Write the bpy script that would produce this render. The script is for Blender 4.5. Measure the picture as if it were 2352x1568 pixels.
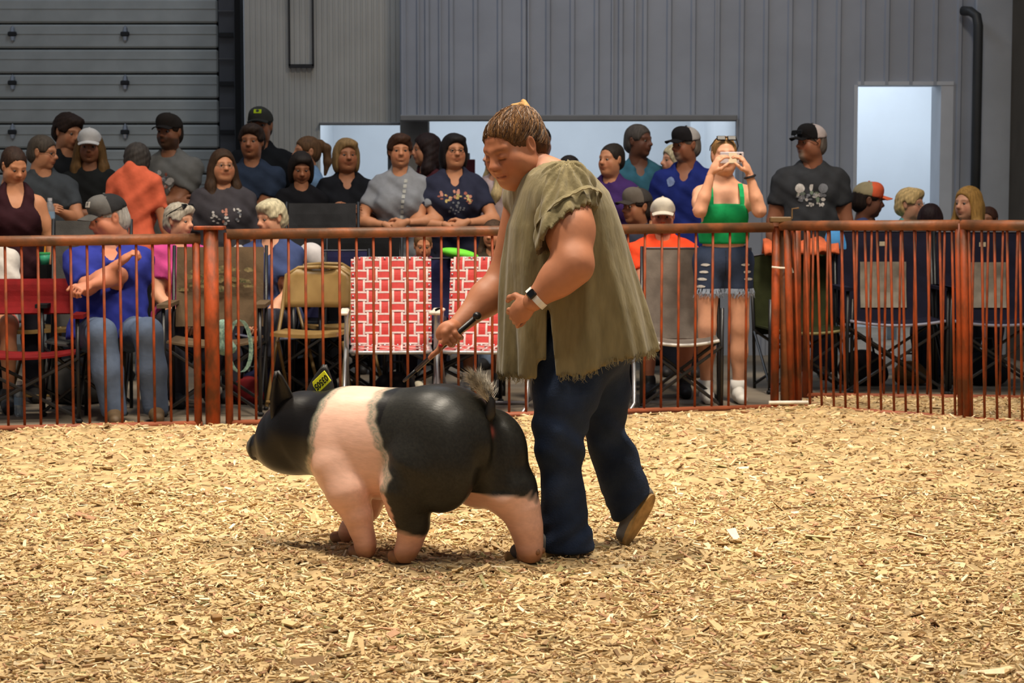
import bpy, math, random
import numpy as np
from mathutils import Vector, Matrix
from mathutils.bvhtree import BVHTree

for o in list(bpy.data.objects): bpy.data.objects.remove(o, do_unlink=True)
SC = bpy.context.scene
COL = SC.collection
PI = math.pi
rnd = random.Random(7)

# ------------------------------------------------------------------ camera
FPX, HC, HZ = 4400.0, 1.30, 447.0            # focal length (px of a 2352 wide frame), camera height, horizon row
TH = math.atan((784 - HZ) / FPX)
cam_d = bpy.data.cameras.new('camera'); cam = bpy.data.objects.new('camera', cam_d); COL.objects.link(cam)
cam_d.sensor_width = 36.0; cam_d.lens = FPX * 36 / 2352
cam.location = (0, 0, HC); cam.rotation_euler = (PI/2 - TH, 0, 0)
cam_d.dof.use_dof = True; cam_d.dof.focus_distance = 6.9; cam_d.dof.aperture_fstop = 8.0
cam_d.clip_start = 0.1; cam_d.clip_end = 100
SC.camera = cam

# ------------------------------------------------------------------ world, lamps, exposure
SC.view_settings.view_transform = 'Standard'; SC.view_settings.look = 'None'
SC.view_settings.gamma = 1.0; SC.view_settings.exposure = 0.0
try: SC.view_settings.use_curve_mapping = False
except Exception: pass
W = bpy.data.worlds.new('hall_ambient'); SC.world = W; W.use_nodes = True
W.node_tree.nodes['Background'].inputs[0].default_value = (0.80, 0.88, 1.0, 1)
W.node_tree.nodes['Background'].inputs[1].default_value = 0.20

def lamp_area(name, loc, target, size, power, col, size_y=None, spread=PI):
    d = bpy.data.lights.new(name, 'AREA'); d.energy = power*.5; d.color = col
    d.shape = 'RECTANGLE'; d.size = size; d.size_y = size_y or size; d.spread = spread
    o = bpy.data.objects.new(name, d); COL.objects.link(o); o.location = loc
    v = Vector(target) - Vector(loc); o.rotation_euler = v.to_track_quat('-Z', 'Y').to_euler()
    return o
WARM = (1.0, 0.89, 0.73)
lamp_area('arena_lamp', (2.6, 8.4, 7.5), (0.0, 7.0, 0), 1.0, 520, WARM, spread=1.9)
lamp_area('arena_lamp', (-1.4, 6.2, 8.0), (-0.6, 6.9, 0), 1.0, 370, WARM, spread=1.7)
lamp_area('arena_lamp', (-3.2, 9.4, 7.5), (-2.0, 9.9, 0), 1.0, 230, WARM, spread=1.5)
lamp_area('arena_lamp', (1.0, 3.0, 7.5), (0.4, 6.4, 0), 1.0, 110, WARM, spread=1.7)
lamp_area('stand_lamp', (2.2, 9.6, 7.2), (1.4, 12.2, 0.8), 1.0, 170, (1.0, .88, .72), spread=1.5)
lamp_area('serving_room_lamp', (1.0, 17.6, 2.75), (1.0, 17.7, 0), 5.5, 205, (0.84, 0.92, 1.0), 2.2)
lamp_area('doorway_lamp', (4.0, 17.3, 2.95), (4.0, 17.4, 0), 1.2, 50, (0.84, 0.92, 1.0), 2.0)
lamp_area('daylight_panel_lamp', (-1.2, 13.6, 7.0), (0.4, 15.6, 2.6), 3.0, 150, (0.72, 0.84, 1.0), 1.0)

# ------------------------------------------------------------------ pixel <-> place
ct, st = math.cos(TH), math.sin(TH)
def ray(px, py):
    a = (px - 1176) / FPX; b = (784 - py) / FPX
    return Vector((a, ct + b * st, -st + b * ct))
def P(px, py, Y):
    r = ray(px, py); t = Y / r.y
    return Vector((r.x * t, Y, HC + r.z * t))
def G(px, py, z=0.0):
    r = ray(px, py); t = (z - HC) / r.z
    return Vector((r.x * t, r.y * t, z))
def PP(px, py, p0, n):
    r = ray(px, py); c = Vector((0, 0, HC)); t = (Vector(p0) - c).dot(n) / r.dot(n)
    return c + r * t
def sc(Y): return FPX / Y

# ------------------------------------------------------------------ materials
def lin(c):
    return tuple(((v/255)/12.92 if v/255 <= .04045 else ((v/255+.055)/1.055)**2.4) for v in c[:3]) + (1,)
MATS = {}
def mat(name, col, rough=.7, var=.12, scale=14, bump=0, bscale=120, metal=0, spec=.4, col2=None, stretch=None, attr=None, emit=0, alpha=None, trans=0, sheen=0, ramp=(.35,.65)):
    if name in MATS: return MATS[name]
    m = bpy.data.materials.new(name); m.use_nodes = True; nt = m.node_tree; N = nt.nodes; L = nt.links
    b = N['Principled BSDF']; b.inputs['Roughness'].default_value = rough; b.inputs['Metallic'].default_value = metal
    b.inputs['Specular IOR Level'].default_value = spec
    if trans: b.inputs['Transmission Weight'].default_value = trans
    if alpha is not None: b.inputs['Alpha'].default_value = alpha
    if sheen: b.inputs['Sheen Weight'].default_value = sheen
    tc = N.new('ShaderNodeTexCoord'); mp = N.new('ShaderNodeMapping'); L.new(tc.outputs['Object'], mp.inputs[0])
    if stretch: mp.inputs['Scale'].default_value = stretch
    c = lin(col); c2 = lin(col2) if col2 else tuple(max(0, v*(1-2.2*var)) for v in c[:3]) + (1,)
    nz = N.new('ShaderNodeTexNoise'); nz.inputs['Scale'].default_value = scale; nz.inputs['Detail'].default_value = 4
    L.new(mp.outputs[0], nz.inputs['Vector'])
    mr = N.new('ShaderNodeMapRange'); mr.inputs[1].default_value = ramp[0]; mr.inputs[2].default_value = ramp[1]
    L.new(nz.outputs[0], mr.inputs[0])
    mx = N.new('ShaderNodeMix'); mx.data_type = 'RGBA'; mx.inputs[6].default_value = c2; mx.inputs[7].default_value = c
    L.new(mr.outputs[0], mx.inputs[0]); outc = mx.outputs[2]
    if attr:
        at = N.new('ShaderNodeAttribute'); at.attribute_name = attr
        m2 = N.new('ShaderNodeMix'); m2.data_type = 'RGBA'; m2.blend_type = 'MULTIPLY'; m2.inputs[0].default_value = 1
        L.new(outc, m2.inputs[6]); L.new(at.outputs['Color'], m2.inputs[7]); outc = m2.outputs[2]
    L.new(outc, b.inputs['Base Color'])
    if emit:
        b.inputs['Emission Color'].default_value = c; b.inputs['Emission Strength'].default_value = emit
    if bump:
        nb = N.new('ShaderNodeTexNoise'); nb.inputs['Scale'].default_value = bscale; nb.inputs['Detail'].default_value = 3
        L.new(mp.outputs[0], nb.inputs['Vector'])
        bp = N.new('ShaderNodeBump'); bp.inputs['Strength'].default_value = bump; bp.inputs['Distance'].default_value = .01
        L.new(nb.outputs[0], bp.inputs['Height']); L.new(bp.outputs[0], b.inputs['Normal'])
    MATS[name] = m; return m

# ------------------------------------------------------------------ mesh building
class MB:
    def __init__(s): s.v = []; s.f = []
    def add(s, vs, fs):
        n = len(s.v); s.v += [tuple(v) for v in vs]; s.f += [tuple(i + n for i in f) for f in fs]; return s
    def box(s, c, size, R=None, bev=0):
        hx, hy, hz = size[0]/2, size[1]/2, size[2]/2; c = Vector(c)
        b = min(bev, hx*.9, hy*.9, hz*.9)
        if b <= 0:
            vs = [Vector((x*hx, y*hy, z*hz)) for z in (-1, 1) for y in (-1, 1) for x in (-1, 1)]
            fs = [(0,2,3,1),(4,5,7,6),(0,1,5,4),(2,6,7,3),(0,4,6,2),(1,3,7,5)]
        else:
            vs = []; idx = {}
            for z in (-1, 1):
                for y in (-1, 1):
                    for x in (-1, 1):
                        for a in range(3):
                            d = [hx-b, hy-b, hz-b]; d[a] += b
                            idx[(x, y, z, a)] = len(vs); vs.append(Vector((x*d[0], y*d[1], z*d[2])))
            fs = []
            for a in range(3):
                u, w = (a+1) % 3, (a+2) % 3
                for sg in (-1, 1):
                    q = []
                    for su, sw in ((-1,-1),(1,-1),(1,1),(-1,1)):
                        k = [0,0,0]; k[a] = sg; k[u] = su; k[w] = sw; q.append(idx[(*k, a)])
                    fs.append(tuple(q if sg > 0 else q[::-1]))
            for a in range(3):
                u, w = (a+1) % 3, (a+2) % 3
                for su in (-1, 1):
                    for sw in (-1, 1):
                        k0 = [0,0,0]; k0[a] = -1; k0[u] = su; k0[w] = sw; k1 = list(k0); k1[a] = 1
                        q = [idx[(*k0, u)], idx[(*k1, u)], idx[(*k1, w)], idx[(*k0, w)]]
                        fs.append(tuple(q if su*sw < 0 else q[::-1]))
            for x in (-1, 1):
                for y in (-1, 1):
                    for z in (-1, 1):
                        q = [idx[(x, y, z, a)] for a in range(3)]; fs.append(tuple(q if x*y*z > 0 else q[::-1]))
        if R: vs = [R @ v for v in vs]
        return s.add([v + c for v in vs], fs)
    def tube(s, pts, r, n=8, caps=True, closed=False):
        pts = [Vector(p) for p in pts]; m = len(pts)
        rs = list(r) if isinstance(r, (list, tuple)) else [r]*m
        up = None; vs = []
        for i, p in enumerate(pts):
            a = pts[(i-1) % m] if (i > 0 or closed) else p; b = pts[(i+1) % m] if (i < m-1 or closed) else p
            t = (b - a).normalized()
            if up is None:
                up = Vector((0,0,1)) if abs(t.z) < .9 else Vector((1,0,0))
            x = up - t*up.dot(t)
            if x.length < 1e-5: x = t.orthogonal()
            x.normalize(); y = t.cross(x); up = x
            for k in range(n):
                an = 2*PI*k/n; vs.append(p + (x*math.cos(an) + y*math.sin(an))*rs[i])
        fs = []
        for i in range(m if closed else m-1):
            j = (i+1) % m
            for k in range(n):
                l = (k+1) % n; fs.append((i*n+k, i*n+l, j*n+l, j*n+k))
        if caps and not closed:
            fs.append(tuple(range(n))[::-1]); fs.append(tuple((m-1)*n+k for k in range(n)))
        return s.add(vs, fs)
    def ell(s, c, r, R=None, nu=12, nv=8):
        c = Vector(c); vs = []; fs = []
        for j in range(1, nv):
            ph = PI*j/nv
            for i in range(nu):
                a = 2*PI*i/nu; v = Vector((r[0]*math.sin(ph)*math.cos(a), r[1]*math.sin(ph)*math.sin(a), r[2]*math.cos(ph)))
                vs.append(c + (R @ v if R else v))
        t = Vector((0,0,r[2])); vs.append(c + (R @ t if R else t)); vs.append(c - (R @ t if R else t))
        for j in range(nv-2):
            for i in range(nu):
                k = (i+1) % nu; fs.append((j*nu+i, (j+1)*nu+i, (j+1)*nu+k, j*nu+k))
        a, b = len(vs)-2, len(vs)-1
        for i in range(nu):
            k = (i+1) % nu; fs.append((a, i, k)); fs.append((b, (nv-2)*nu+k, (nv-2)*nu+i))
        return s.add(vs, fs)
    def sheet(s, grid, t):
        """thick cloth sheet from a grid of points (rows of equal length)"""
        R_, C_ = len(grid), len(grid[0]); g = [[Vector(p) for p in row] for row in grid]
        top = []; bot = []
        for i in range(R_):
            for j in range(C_):
                du = g[min(i+1, R_-1)][j] - g[max(i-1, 0)][j]; dv = g[i][min(j+1, C_-1)] - g[i][max(j-1, 0)]
                n = du.cross(dv); n = n.normalized() if n.length > 1e-9 else Vector((0,0,1))
                top.append(g[i][j] + n*t/2); bot.append(g[i][j] - n*t/2)
        K = R_*C_; fs = []
        for i in range(R_-1):
            for j in range(C_-1):
                a = i*C_+j; q = (a, a+C_, a+C_+1, a+1); fs.append(q); fs.append(tuple(K+x for x in q[::-1]))
        for i in range(R_-1):
            a = i*C_; b = a+C_; fs.append((a, K+a, K+b, b)); a += C_-1; b += C_-1; fs.append((a, b, K+b, K+a))
        for j in range(C_-1):
            a = j; b = j+1; fs.append((a, b, K+b, K+a)); a += (R_-1)*C_; b += (R_-1)*C_; fs.append((a, K+a, K+b, b))
        return s.add(top + bot, fs)
    def mesh(s, name, smooth=False):
        me = bpy.data.meshes.new(name); me.from_pydata(s.v, [], s.f); me.validate(); me.update()
        if smooth: me.polygons.foreach_set('use_smooth', [True]*len(me.polygons))
        return me
def link(name, me, m, parent=None, loc=None):
    o = bpy.data.objects.new(name, me); COL.objects.link(o)
    for x in (m if isinstance(m, (list, tuple)) else [m]):
        if me and x is not None and len(me.materials) < 4 and x.name not in [q.name for q in me.materials if q]: me.materials.append(x)
    if parent: o.parent = parent
    if loc is not None: o.location = loc
    return o
def obj(name, mb, m, parent=None, loc=None, smooth=False): return link(name, mb.mesh(name, smooth), m, parent, loc)
def tag(o, label=None, cat=None, group=None, kind=None):
    if label: o['label'] = label
    if cat: o['category'] = cat
    if group: o['group'] = group
    if kind: o['kind'] = kind
    return o
def thing(name, label, cat, loc=(0,0,0), rz=0, group=None):
    o = bpy.data.objects.new(name, None); COL.objects.link(o); o.location = loc; o.rotation_euler = (0,0,rz)
    o.empty_display_size = .05
    return tag(o, label, cat, group)
def dup(root, loc, rz, label=None, group=None):
    r = root.copy(); COL.objects.link(r); r.location = loc; r.rotation_euler = (0,0,rz)
    if label: r['label'] = label
    if group: r['group'] = group
    for ch in list(root.children):
        c = ch.copy(); COL.objects.link(c); c.parent = r
        for g in list(ch.children):
            d = g.copy(); COL.objects.link(d); d.parent = c
    return r

# ------------------------------------------------------------------ implicit surfaces (numpy fields + surface nets)
def V3(p): return np.array([p[0], p[1], p[2]], np.float32)
class Field:
    def __init__(s, lo, hi, h):
        s.h = h; s.ax = [np.arange(lo[i]-2*h, hi[i]+3*h, h, dtype=np.float32) for i in range(3)]
        s.F = np.full([len(a) for a in s.ax], 1.0, np.float32)
    def blk(s, lo, hi):
        sl = []
        for i in range(3):
            a = int(np.searchsorted(s.ax[i], lo[i])); b = int(np.searchsorted(s.ax[i], hi[i], 'right')); sl.append(slice(a, max(b, a)))
        return tuple(sl), s.ax[0][sl[0]][:,None,None], s.ax[1][sl[1]][None,:,None], s.ax[2][sl[2]][None,None,:]
    def put(s, fn, lo, hi, k=.03, op='add'):
        m = k + 3*s.h
        sl, X, Y, Z = s.blk([v-m for v in lo], [v+m for v in hi])
        if min(x.stop-x.start for x in sl) <= 0: return s
        d = fn(X, Y, Z); F = s.F[sl]
        if op == 'add':
            if k > 1e-6:
                h = np.maximum(k-np.abs(F-d), 0)/k; s.F[sl] = np.minimum(F, d) - h*h*k*.25
            else: s.F[sl] = np.minimum(F, d)
        elif op == 'sub':
            d = -d; h = np.maximum(k-np.abs(F-d), 0)/max(k, 1e-6); s.F[sl] = np.maximum(F, d) + h*h*k*.25
        else: s.F[sl] = np.maximum(F, d)
        return s
    def cap(s, a, b, ra, rb=None, k=.03, op='add', clip=None, inf=0):
        a, b = V3(a), V3(b); rb = ra if rb is None else rb; ra += inf; rb += inf; R = max(ra, rb)
        ab = b-a; L2 = float(ab @ ab) + 1e-9
        def fn(X, Y, Z):
            x, y, z = X-a[0], Y-a[1], Z-a[2]
            t = np.clip((x*ab[0]+y*ab[1]+z*ab[2])/L2, 0, 1)
            d = np.sqrt((x-t*ab[0])**2+(y-t*ab[1])**2+(z-t*ab[2])**2) - (ra+(rb-ra)*t)
            if clip is not None:
                n = ab/math.sqrt(L2); e = b - n*0
                d = np.maximum(d, (X-e[0])*n[0]+(Y-e[1])*n[1]+(Z-e[2])*n[2])
            return d
        return s.put(fn, np.minimum(a, b)-R, np.maximum(a, b)+R, k, op)
    def chain(s, pts, rs, k=.03, inf=0):
        for i in range(len(pts)-1): s.cap(pts[i], pts[i+1], rs[i], rs[i+1], k, inf=inf)
        return s
    def ell(s, c, r, R=None, k=.03, op='add', inf=0):
        c = V3(c); r = [v+inf for v in r]; m = max(r); B = [m]*3 if R is not None else r
        M = np.array(R, np.float32) if R is not None else None
        def fn(X, Y, Z):
            x, y, z = X-c[0], Y-c[1], Z-c[2]
            if M is not None:
                x, y, z = (M[0][0]*x+M[1][0]*y+M[2][0]*z, M[0][1]*x+M[1][1]*y+M[2][1]*z, M[0][2]*x+M[1][2]*y+M[2][2]*z)
            k0 = np.sqrt((x/r[0])**2+(y/r[1])**2+(z/r[2])**2)
            k1 = np.sqrt((x/r[0]**2)**2+(y/r[1]**2)**2+(z/r[2]**2)**2)+1e-6
            return k0*(k0-1)/k1
        return s.put(fn, [c[i]-B[i] for i in range(3)], [c[i]+B[i] for i in range(3)], k, op)
    def plane(s, p, n, lo=None, hi=None):
        """keep the side where (x-p).n < 0"""
        p, n = V3(p), V3(n)
        lo = [a[0] for a in s.ax] if lo is None else lo; hi = [a[-1] for a in s.ax] if hi is None else hi
        return s.put(lambda X, Y, Z: (X-p[0])*n[0]+(Y-p[1])*n[1]+(Z-p[2])*n[2], lo, hi, 0, 'max')
    def verts(s):
        F = s.F; nx, ny, nz = F.shape; I = F < 0
        c = np.zeros((nx-1, ny-1, nz-1), np.int8)
        for dx in (0,1):
            for dy in (0,1):
                for dz in (0,1): c += I[dx:nx-1+dx, dy:ny-1+dy, dz:nz-1+dz]
        cell = np.argwhere((c > 0) & (c < 8)); n = len(cell)
        if n == 0: return np.zeros((0,3)), np.zeros((0,4), int)
        ci, cj, ck = cell.T; acc = np.zeros((n,3)); cnt = np.zeros(n)
        for ax in range(3):
            o1, o2 = [(1,2),(0,2),(0,1)][ax]
            for u in (0,1):
                for w in (0,1):
                    off = [0,0,0]; off[o1] = u; off[o2] = w; of2 = list(off); of2[ax] = 1
                    f0 = F[ci+off[0], cj+off[1], ck+off[2]]; f1 = F[ci+of2[0], cj+of2[1], ck+of2[2]]
                    m = (f0 < 0) != (f1 < 0); t = np.zeros(n); t[m] = f0[m]/(f0[m]-f1[m])
                    p = np.zeros((n,3)); p[:] = off; p[:,ax] = t; acc[m] += p[m]; cnt[m] += 1
        loc = acc/cnt[:,None]; org = np.array([a[0] for a in s.ax]); V = org + (cell+loc)*s.h
        idx = np.full(c.shape, -1, np.int64); idx[ci, cj, ck] = np.arange(n); Q = []
        for ax in range(3):
            o1, o2 = [(1,2),(2,0),(0,1)][ax]
            a = [slice(1,-1)]*3; a[ax] = slice(0,-1); b = [slice(1,-1)]*3; b[ax] = slice(1,None)
            A = I[tuple(a)]; B = I[tuple(b)]; e = np.argwhere(A != B)
            if len(e) == 0: continue
            ins = A[e[:,0], e[:,1], e[:,2]]; e = e.copy(); e[:,o1] += 1; e[:,o2] += 1
            def g(u, w):
                q = e.copy(); q[:,o1] -= u; q[:,o2] -= w; return idx[q[:,0], q[:,1], q[:,2]]
            q = np.stack([g(1,1), g(0,1), g(0,0), g(1,0)], 1); q[~ins] = q[~ins][:, ::-1]; Q.append(q)
        Q = np.concatenate(Q); Q = Q[(Q >= 0).all(1)]
        return V, Q
def np_mesh(name, V, Q, smooth=True, cols=None):
    me = bpy.data.meshes.new(name); V = np.asarray(V, np.float32); Q = np.asarray(Q, np.int32); k = Q.shape[1]
    me.vertices.add(len(V)); me.vertices.foreach_set('co', V.ravel())
    me.loops.add(Q.size); me.loops.foreach_set('vertex_index', Q.ravel())
    me.polygons.add(len(Q)); me.polygons.foreach_set('loop_start', np.arange(0, Q.size, k, dtype=np.int32))
    me.polygons.foreach_set('use_smooth', np.full(len(Q), smooth)); me.update(calc_edges=True)
    if cols is not None:
        a = me.color_attributes.new('Col', 'FLOAT_COLOR', 'POINT')
        c = np.ones((len(V),4), np.float32); c[:,:3] = cols; a.data.foreach_set('color', c.ravel())
    return me
def relax(V, Q, it=2, f=.5):
    n = len(V)
    for _ in range(it):
        acc = np.zeros((n,3)); cnt = np.zeros(n)
        for a in range(4):
            b = (a+1) % 4
            for d in range(3): acc[:,d] += np.bincount(Q[:,a], V[Q[:,b],d], n) + np.bincount(Q[:,b], V[Q[:,a],d], n)
            cnt += np.bincount(Q[:,a], minlength=n) + np.bincount(Q[:,b], minlength=n)
        V = V*(1-f) + f*acc/np.maximum(cnt, 1)[:,None]
    return V
# ------------------------------------------------------------------ setting
def structure(name, mb, m, parent=None, smooth=False):
    o = obj(name, mb, m, parent, smooth=smooth)
    if not parent: o['kind'] = 'structure'
    return o
M_steel = mat('painted_steel_sheet', (152,157,168), .55, .05, 3, bump=.04, bscale=30)
M_steelw = mat('warm_painted_steel_sheet', (178,176,170), .55, .05, 3, bump=.04, bscale=30)
M_door = mat('garage_door_panel', (184,186,182), .55, .06, 5, bump=.03, bscale=60)
M_dark = mat('dark_metal_track', (38,38,40), .5, .1, 8)
M_blk = mat('black_gap', (20,20,22), .6)
M_white = mat('white_room_wall', (214,220,226), .7, .02, 3)
M_trim = mat('grey_trim', (120,120,121), .55, .05, 5)
M_conc = mat('concrete_floor', (128,116,100), .8, .18, 1.6, bump=.15, bscale=60)
M_chrome = mat('bright_metal', (190,195,205), .25, .05, 8, metal=.9)

YB = 15.5
def wx(px, Y=YB): return P(px, 447, Y).x
def wz(py, Y=YB): return P(1176, py, Y).z
def ribbed(x0, x1, z0, z1, Y, pitch, rib, dep, anchor):
    """sheet steel with trapezoid ribs, standing in the plane y = Y"""
    m = MB(); xs = []; k = math.floor((x0-anchor)/pitch)-1
    prof = []
    while anchor + k*pitch < x1 + pitch:
        a = anchor + k*pitch
        prof += [(a, 0), (a+rib*.25, -dep), (a+rib*.75, -dep), (a+rib, 0)]; k += 1
    prof = [(x, y) for x, y in prof if x0 <= x <= x1]; prof = [(x0, 0)] + prof + [(x1, 0)]
    vs = [(x, Y+y, z) for z in (z0, z1) for x, y in prof]; n = len(prof)
    fs = [(i, i+1, n+i+1, n+i) for i in range(n-1)]
    m.add(vs, fs); m.box(((x0+x1)/2, Y+.05, (z0+z1)/2), (x1-x0, .06, z1-z0)); return m
zh = wz(270); zd = wz(195); x920, x1690, x1965, x2185, x2230 = [wx(v) for v in (920,1690,1965,2185,2230)]
wb = MB()
for a in ((x920, x1965, zh, 5.2), (x1690, x1965, 0, zh), (x1965, x2185, zd, 5.2), (x2185, x2230, 0, 5.2)):
    r = ribbed(*a, YB, .194, .050, .022, x920); wb.add(r.v, r.f)
for px in (932, 962, 1012, 1213, 1260, 1405, 1457, 1640):                       # extra lap seams
    wb.box((wx(px), YB-.012, (zh+5.2)/2), (.012, .03, 5.2-zh))
structure('wall_back', wb, M_steel)
zl = wz(283, 15.75)
wl = MB()
for a in ((wx(565,15.75), wx(735,15.75), 0, 5.2), (wx(735,15.75), wx(921,15.75), zl, 5.2)):
    r = ribbed(*a, 15.75, .045, .020, .008, wx(565,15.75)); wl.add(r.v, r.f)
structure('wall_left', wl, M_steelw)
structure('trim_1', MB().box(((x920+x1690)/2, YB-.02, zh-.005), (x1690-x920, .10, .05), bev=.008), M_trim)
structure('trim_2', MB().box(((wx(735,15.75)+wx(920,15.75))/2, 15.73, zl-.005), (wx(920,15.75)-wx(735,15.75), .08, .022), bev=.005), M_trim)
# framed hatch on the left wall (open at the top of the picture)
h = MB(); xa, xb, z0 = wx(668,15.73), wx(722,15.73), wz(152,15.73)
h.box((xa, 15.72, z0+.8), (.014, .03, 1.6)); h.box((xb, 15.72, z0+.8), (.014, .03, 1.6)); h.box(((xa+xb)/2, 15.72, z0), (xb-xa+.01, .03, .03))
structure('trim_3', h, M_dark)
# counter under the serving opening, post inside it, serving room
structure('wall_counter', MB().box(((wx(735)+x1690)/2, YB+.05, .45), (x1690-wx(735), .12, .90)), M_steel)
structure('trim_4', MB().box((wx(953,15.7), 15.74, 1.3), (.235, .16, 2.6), bev=.01), mat('post_paint', (128,124,118), .6, .06, 6))
room = MB(); xl, xr = wx(735)-.25, x1690+.05
room.box(((xl+xr)/2, 19.5, 1.5), (xr-xl+.6, .1, 3)); room.box((xl-.05, 17.75, 1.5), (.1, 3.5, 3)); room.box((xr+.08, 17.55, 1.5), (.1, 3.8, 3))
room.box(((xl+xr)/2, 17.65, 3.05), (xr-xl+.4, 3.6, .1))
structure('wall_serving_room', room, M_white)
rm2 = MB(); rm2.box((3.25, 18.9, 1.5), (3.0, .1, 3.2)); rm2.box((2.3, 17.2, 1.5), (.08, 3.3, 3.2)); rm2.box((4.75, 17.2, 1.5), (.1, 3.3, 3.2)); rm2.box((3.5, 17.3, 3.1), (2.5, 3.2, .1))
structure('wall_doorway_room', rm2, M_white)
fr = MB(); fr.box((x2185-.05, YB+.16, zd/2), (.10, .35, zd)); fr.box((x1965-.01, YB+.10, zd/2), (.03, .24, zd)); fr.box(((x1965+x2185)/2, YB+.10, zd+.012), (x2185-x1965, .24, .03))
structure('door_2', fr, mat('door_jamb', (186,190,198), .5, .04, 5))
structure('wall_right', MB().box(((wx(2310)+6.2)/2+.2, YB-.35, 2.6), (6.2-wx(2310)+.4, .5, 5.2)), mat('brown_wall', (84,76,66), .8, .08, 4))
structure('trim_5', MB().box(((x2230+wx(2310))/2+.06, YB+.02, 2.6), (wx(2310)-x2230+.12, .16, 5.2), bev=.01), mat('corner_sheet', (168,174,184), .55, .05, 4))
dp = MB(); xp = wx(2240, 15.3); zt = wz(45, 15.3)
dp.tube([(xp-.10, 15.42, zt+.08), (xp-.05, 15.36, zt+.07), (xp-.01, 15.32, zt+.03), (xp, 15.3, zt-.05), (xp, 15.3, 0)], .038, 10)
structure('trim_6', dp, mat('downpipe', (52,54,56), .5, .08, 6), smooth=True)
# sectional garage door at the left
YD = 16.7; s = FPX/YD; xd0, xd1 = -6.6, wx(505, YD)
d1 = bpy.data.objects.new('door_1', None); COL.objects.link(d1); d1['kind'] = 'structure'
zb = wz(55, YD); step = 56.6/s
k0 = -math.floor(zb/step)
pm = MB(); pm.box((0, 0, 0), (xd1-xd0, .06, step-.014), bev=.014).box((0, -.026, step*.10), (xd1-xd0-.02, .02, .006)); pme = pm.mesh('door_panel')
for k in range(k0, 12):
    o = link('door_panel', pme, M_door, d1, ((xd0+xd1)/2, YD, zb + step*(k-.5)))
obj('backing', MB().box(((xd0+xd1)/2, YD+.05, 2.3), (xd1-xd0, .03, 4.7)), M_blk, d1)
hm = MB().box((0,0,0), (.075, .03, .04), bev=.008).mesh('hinge'); dm = MB().ell((0,0,0), (.026,.014,.075), nu=6, nv=4).mesh('reflector')
for px in (28, 287):
    for py in (78, 190, 303, 415):
        q = P(px, py, YD-.05)
        link('hinge', hm, M_dark, d1, q); link('hinge_plate', dm, M_chrome, d1, (q.x, YD-.036, q.z))
tr = MB(); tx0, tx1 = wx(506,YD-.1), wx(541,YD-.1); tr.box(((tx0+tx1)/2, YD-.02, 2.4), (tx1-tx0, .12, 4.8))
obj('track', tr, mat('door_jamb_grey', (96,97,102), .5, .08, 6), d1)
tb = MB().box((0,0,0), (tx1-tx0, .03, .035)); tbm = tb.mesh('track_bracket'); tcm = MB().box((0,0,0), (tx1-tx0, .02, .008)).mesh('track_seam')
for i, py in enumerate((25, 80, 135, 192, 248, 303, 360)):
    link('track_bracket', tbm if i % 2 else tcm, M_dark if i % 2 else M_trim, d1, ((tx0+tx1)/2, YD-.10, wz(py, YD-.1)))
obj('track_rail', MB().box((wx(553,YD-.2), YD-.2, 2.4), (.05, .2, 4.8)), M_blk, d1)
# concrete floor of the hall
structure('floor', MB().box((0, 12.2, -.05), (18, 19, .1)), M_conc)

# ------------------------------------------------------------------ wood shavings: a raked bed plus separate chips
edge_pts = [(-300,1000),(0,985),(150,977),(300,964),(420,966),(600,972),(800,968),(1000,960),(1250,950),(1500,943),(1640,938),(1780,926),(1850,914),(1950,907),(2352,905),(2800,905)]
E = [G(px, py, .03) for px, py in edge_pts]; EX = np.array([p.x for p in E]); EY = np.array([p.y for p in E])
def edge_y(x): return np.interp(x, EX, EY) + .06 + .03*np.sin(x*7.3) + .02*np.sin(x*17.1+1)
def gh(x, y):
    """height of the shavings"""
    h = .016 + .007*np.sin(x*2.1+y*1.3) + .005*np.sin(x*5.3-y*4.1+1.2) + .004*np.sin(x*11.7+y*9.2) + .003*np.sin(x*19-y*23+.5)
    return h*np.clip((edge_y(x)-y)/.22, 0, 1)**.6 + .004
rs = np.random.RandomState(3)
gx = np.linspace(-5.5, 5.5, 210); gy = np.linspace(3.2, 12.7, 170)
GX, GY = np.meshgrid(gx, gy, indexing='ij'); GY = np.minimum(GY, edge_y(GX))
GZ = gh(GX, GY) + .003*rs.randn(*GX.shape)*(GY < edge_y(GX)-.05)
nX, nY = GX.shape; ii = np.arange(nX*nY).reshape(nX, nY)
BV = np.stack([GX, GY, GZ], -1).reshape(-1, 3); BQ = np.stack([ii[:-1,:-1], ii[1:,:-1], ii[1:,1:], ii[:-1,1:]], -1).reshape(-1, 4)
BC = np.ones((len(BV),3))*np.array([.46,.32,.155])*(1+.22*rs.randn(len(BV),1)).clip(.5,1.5)
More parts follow.
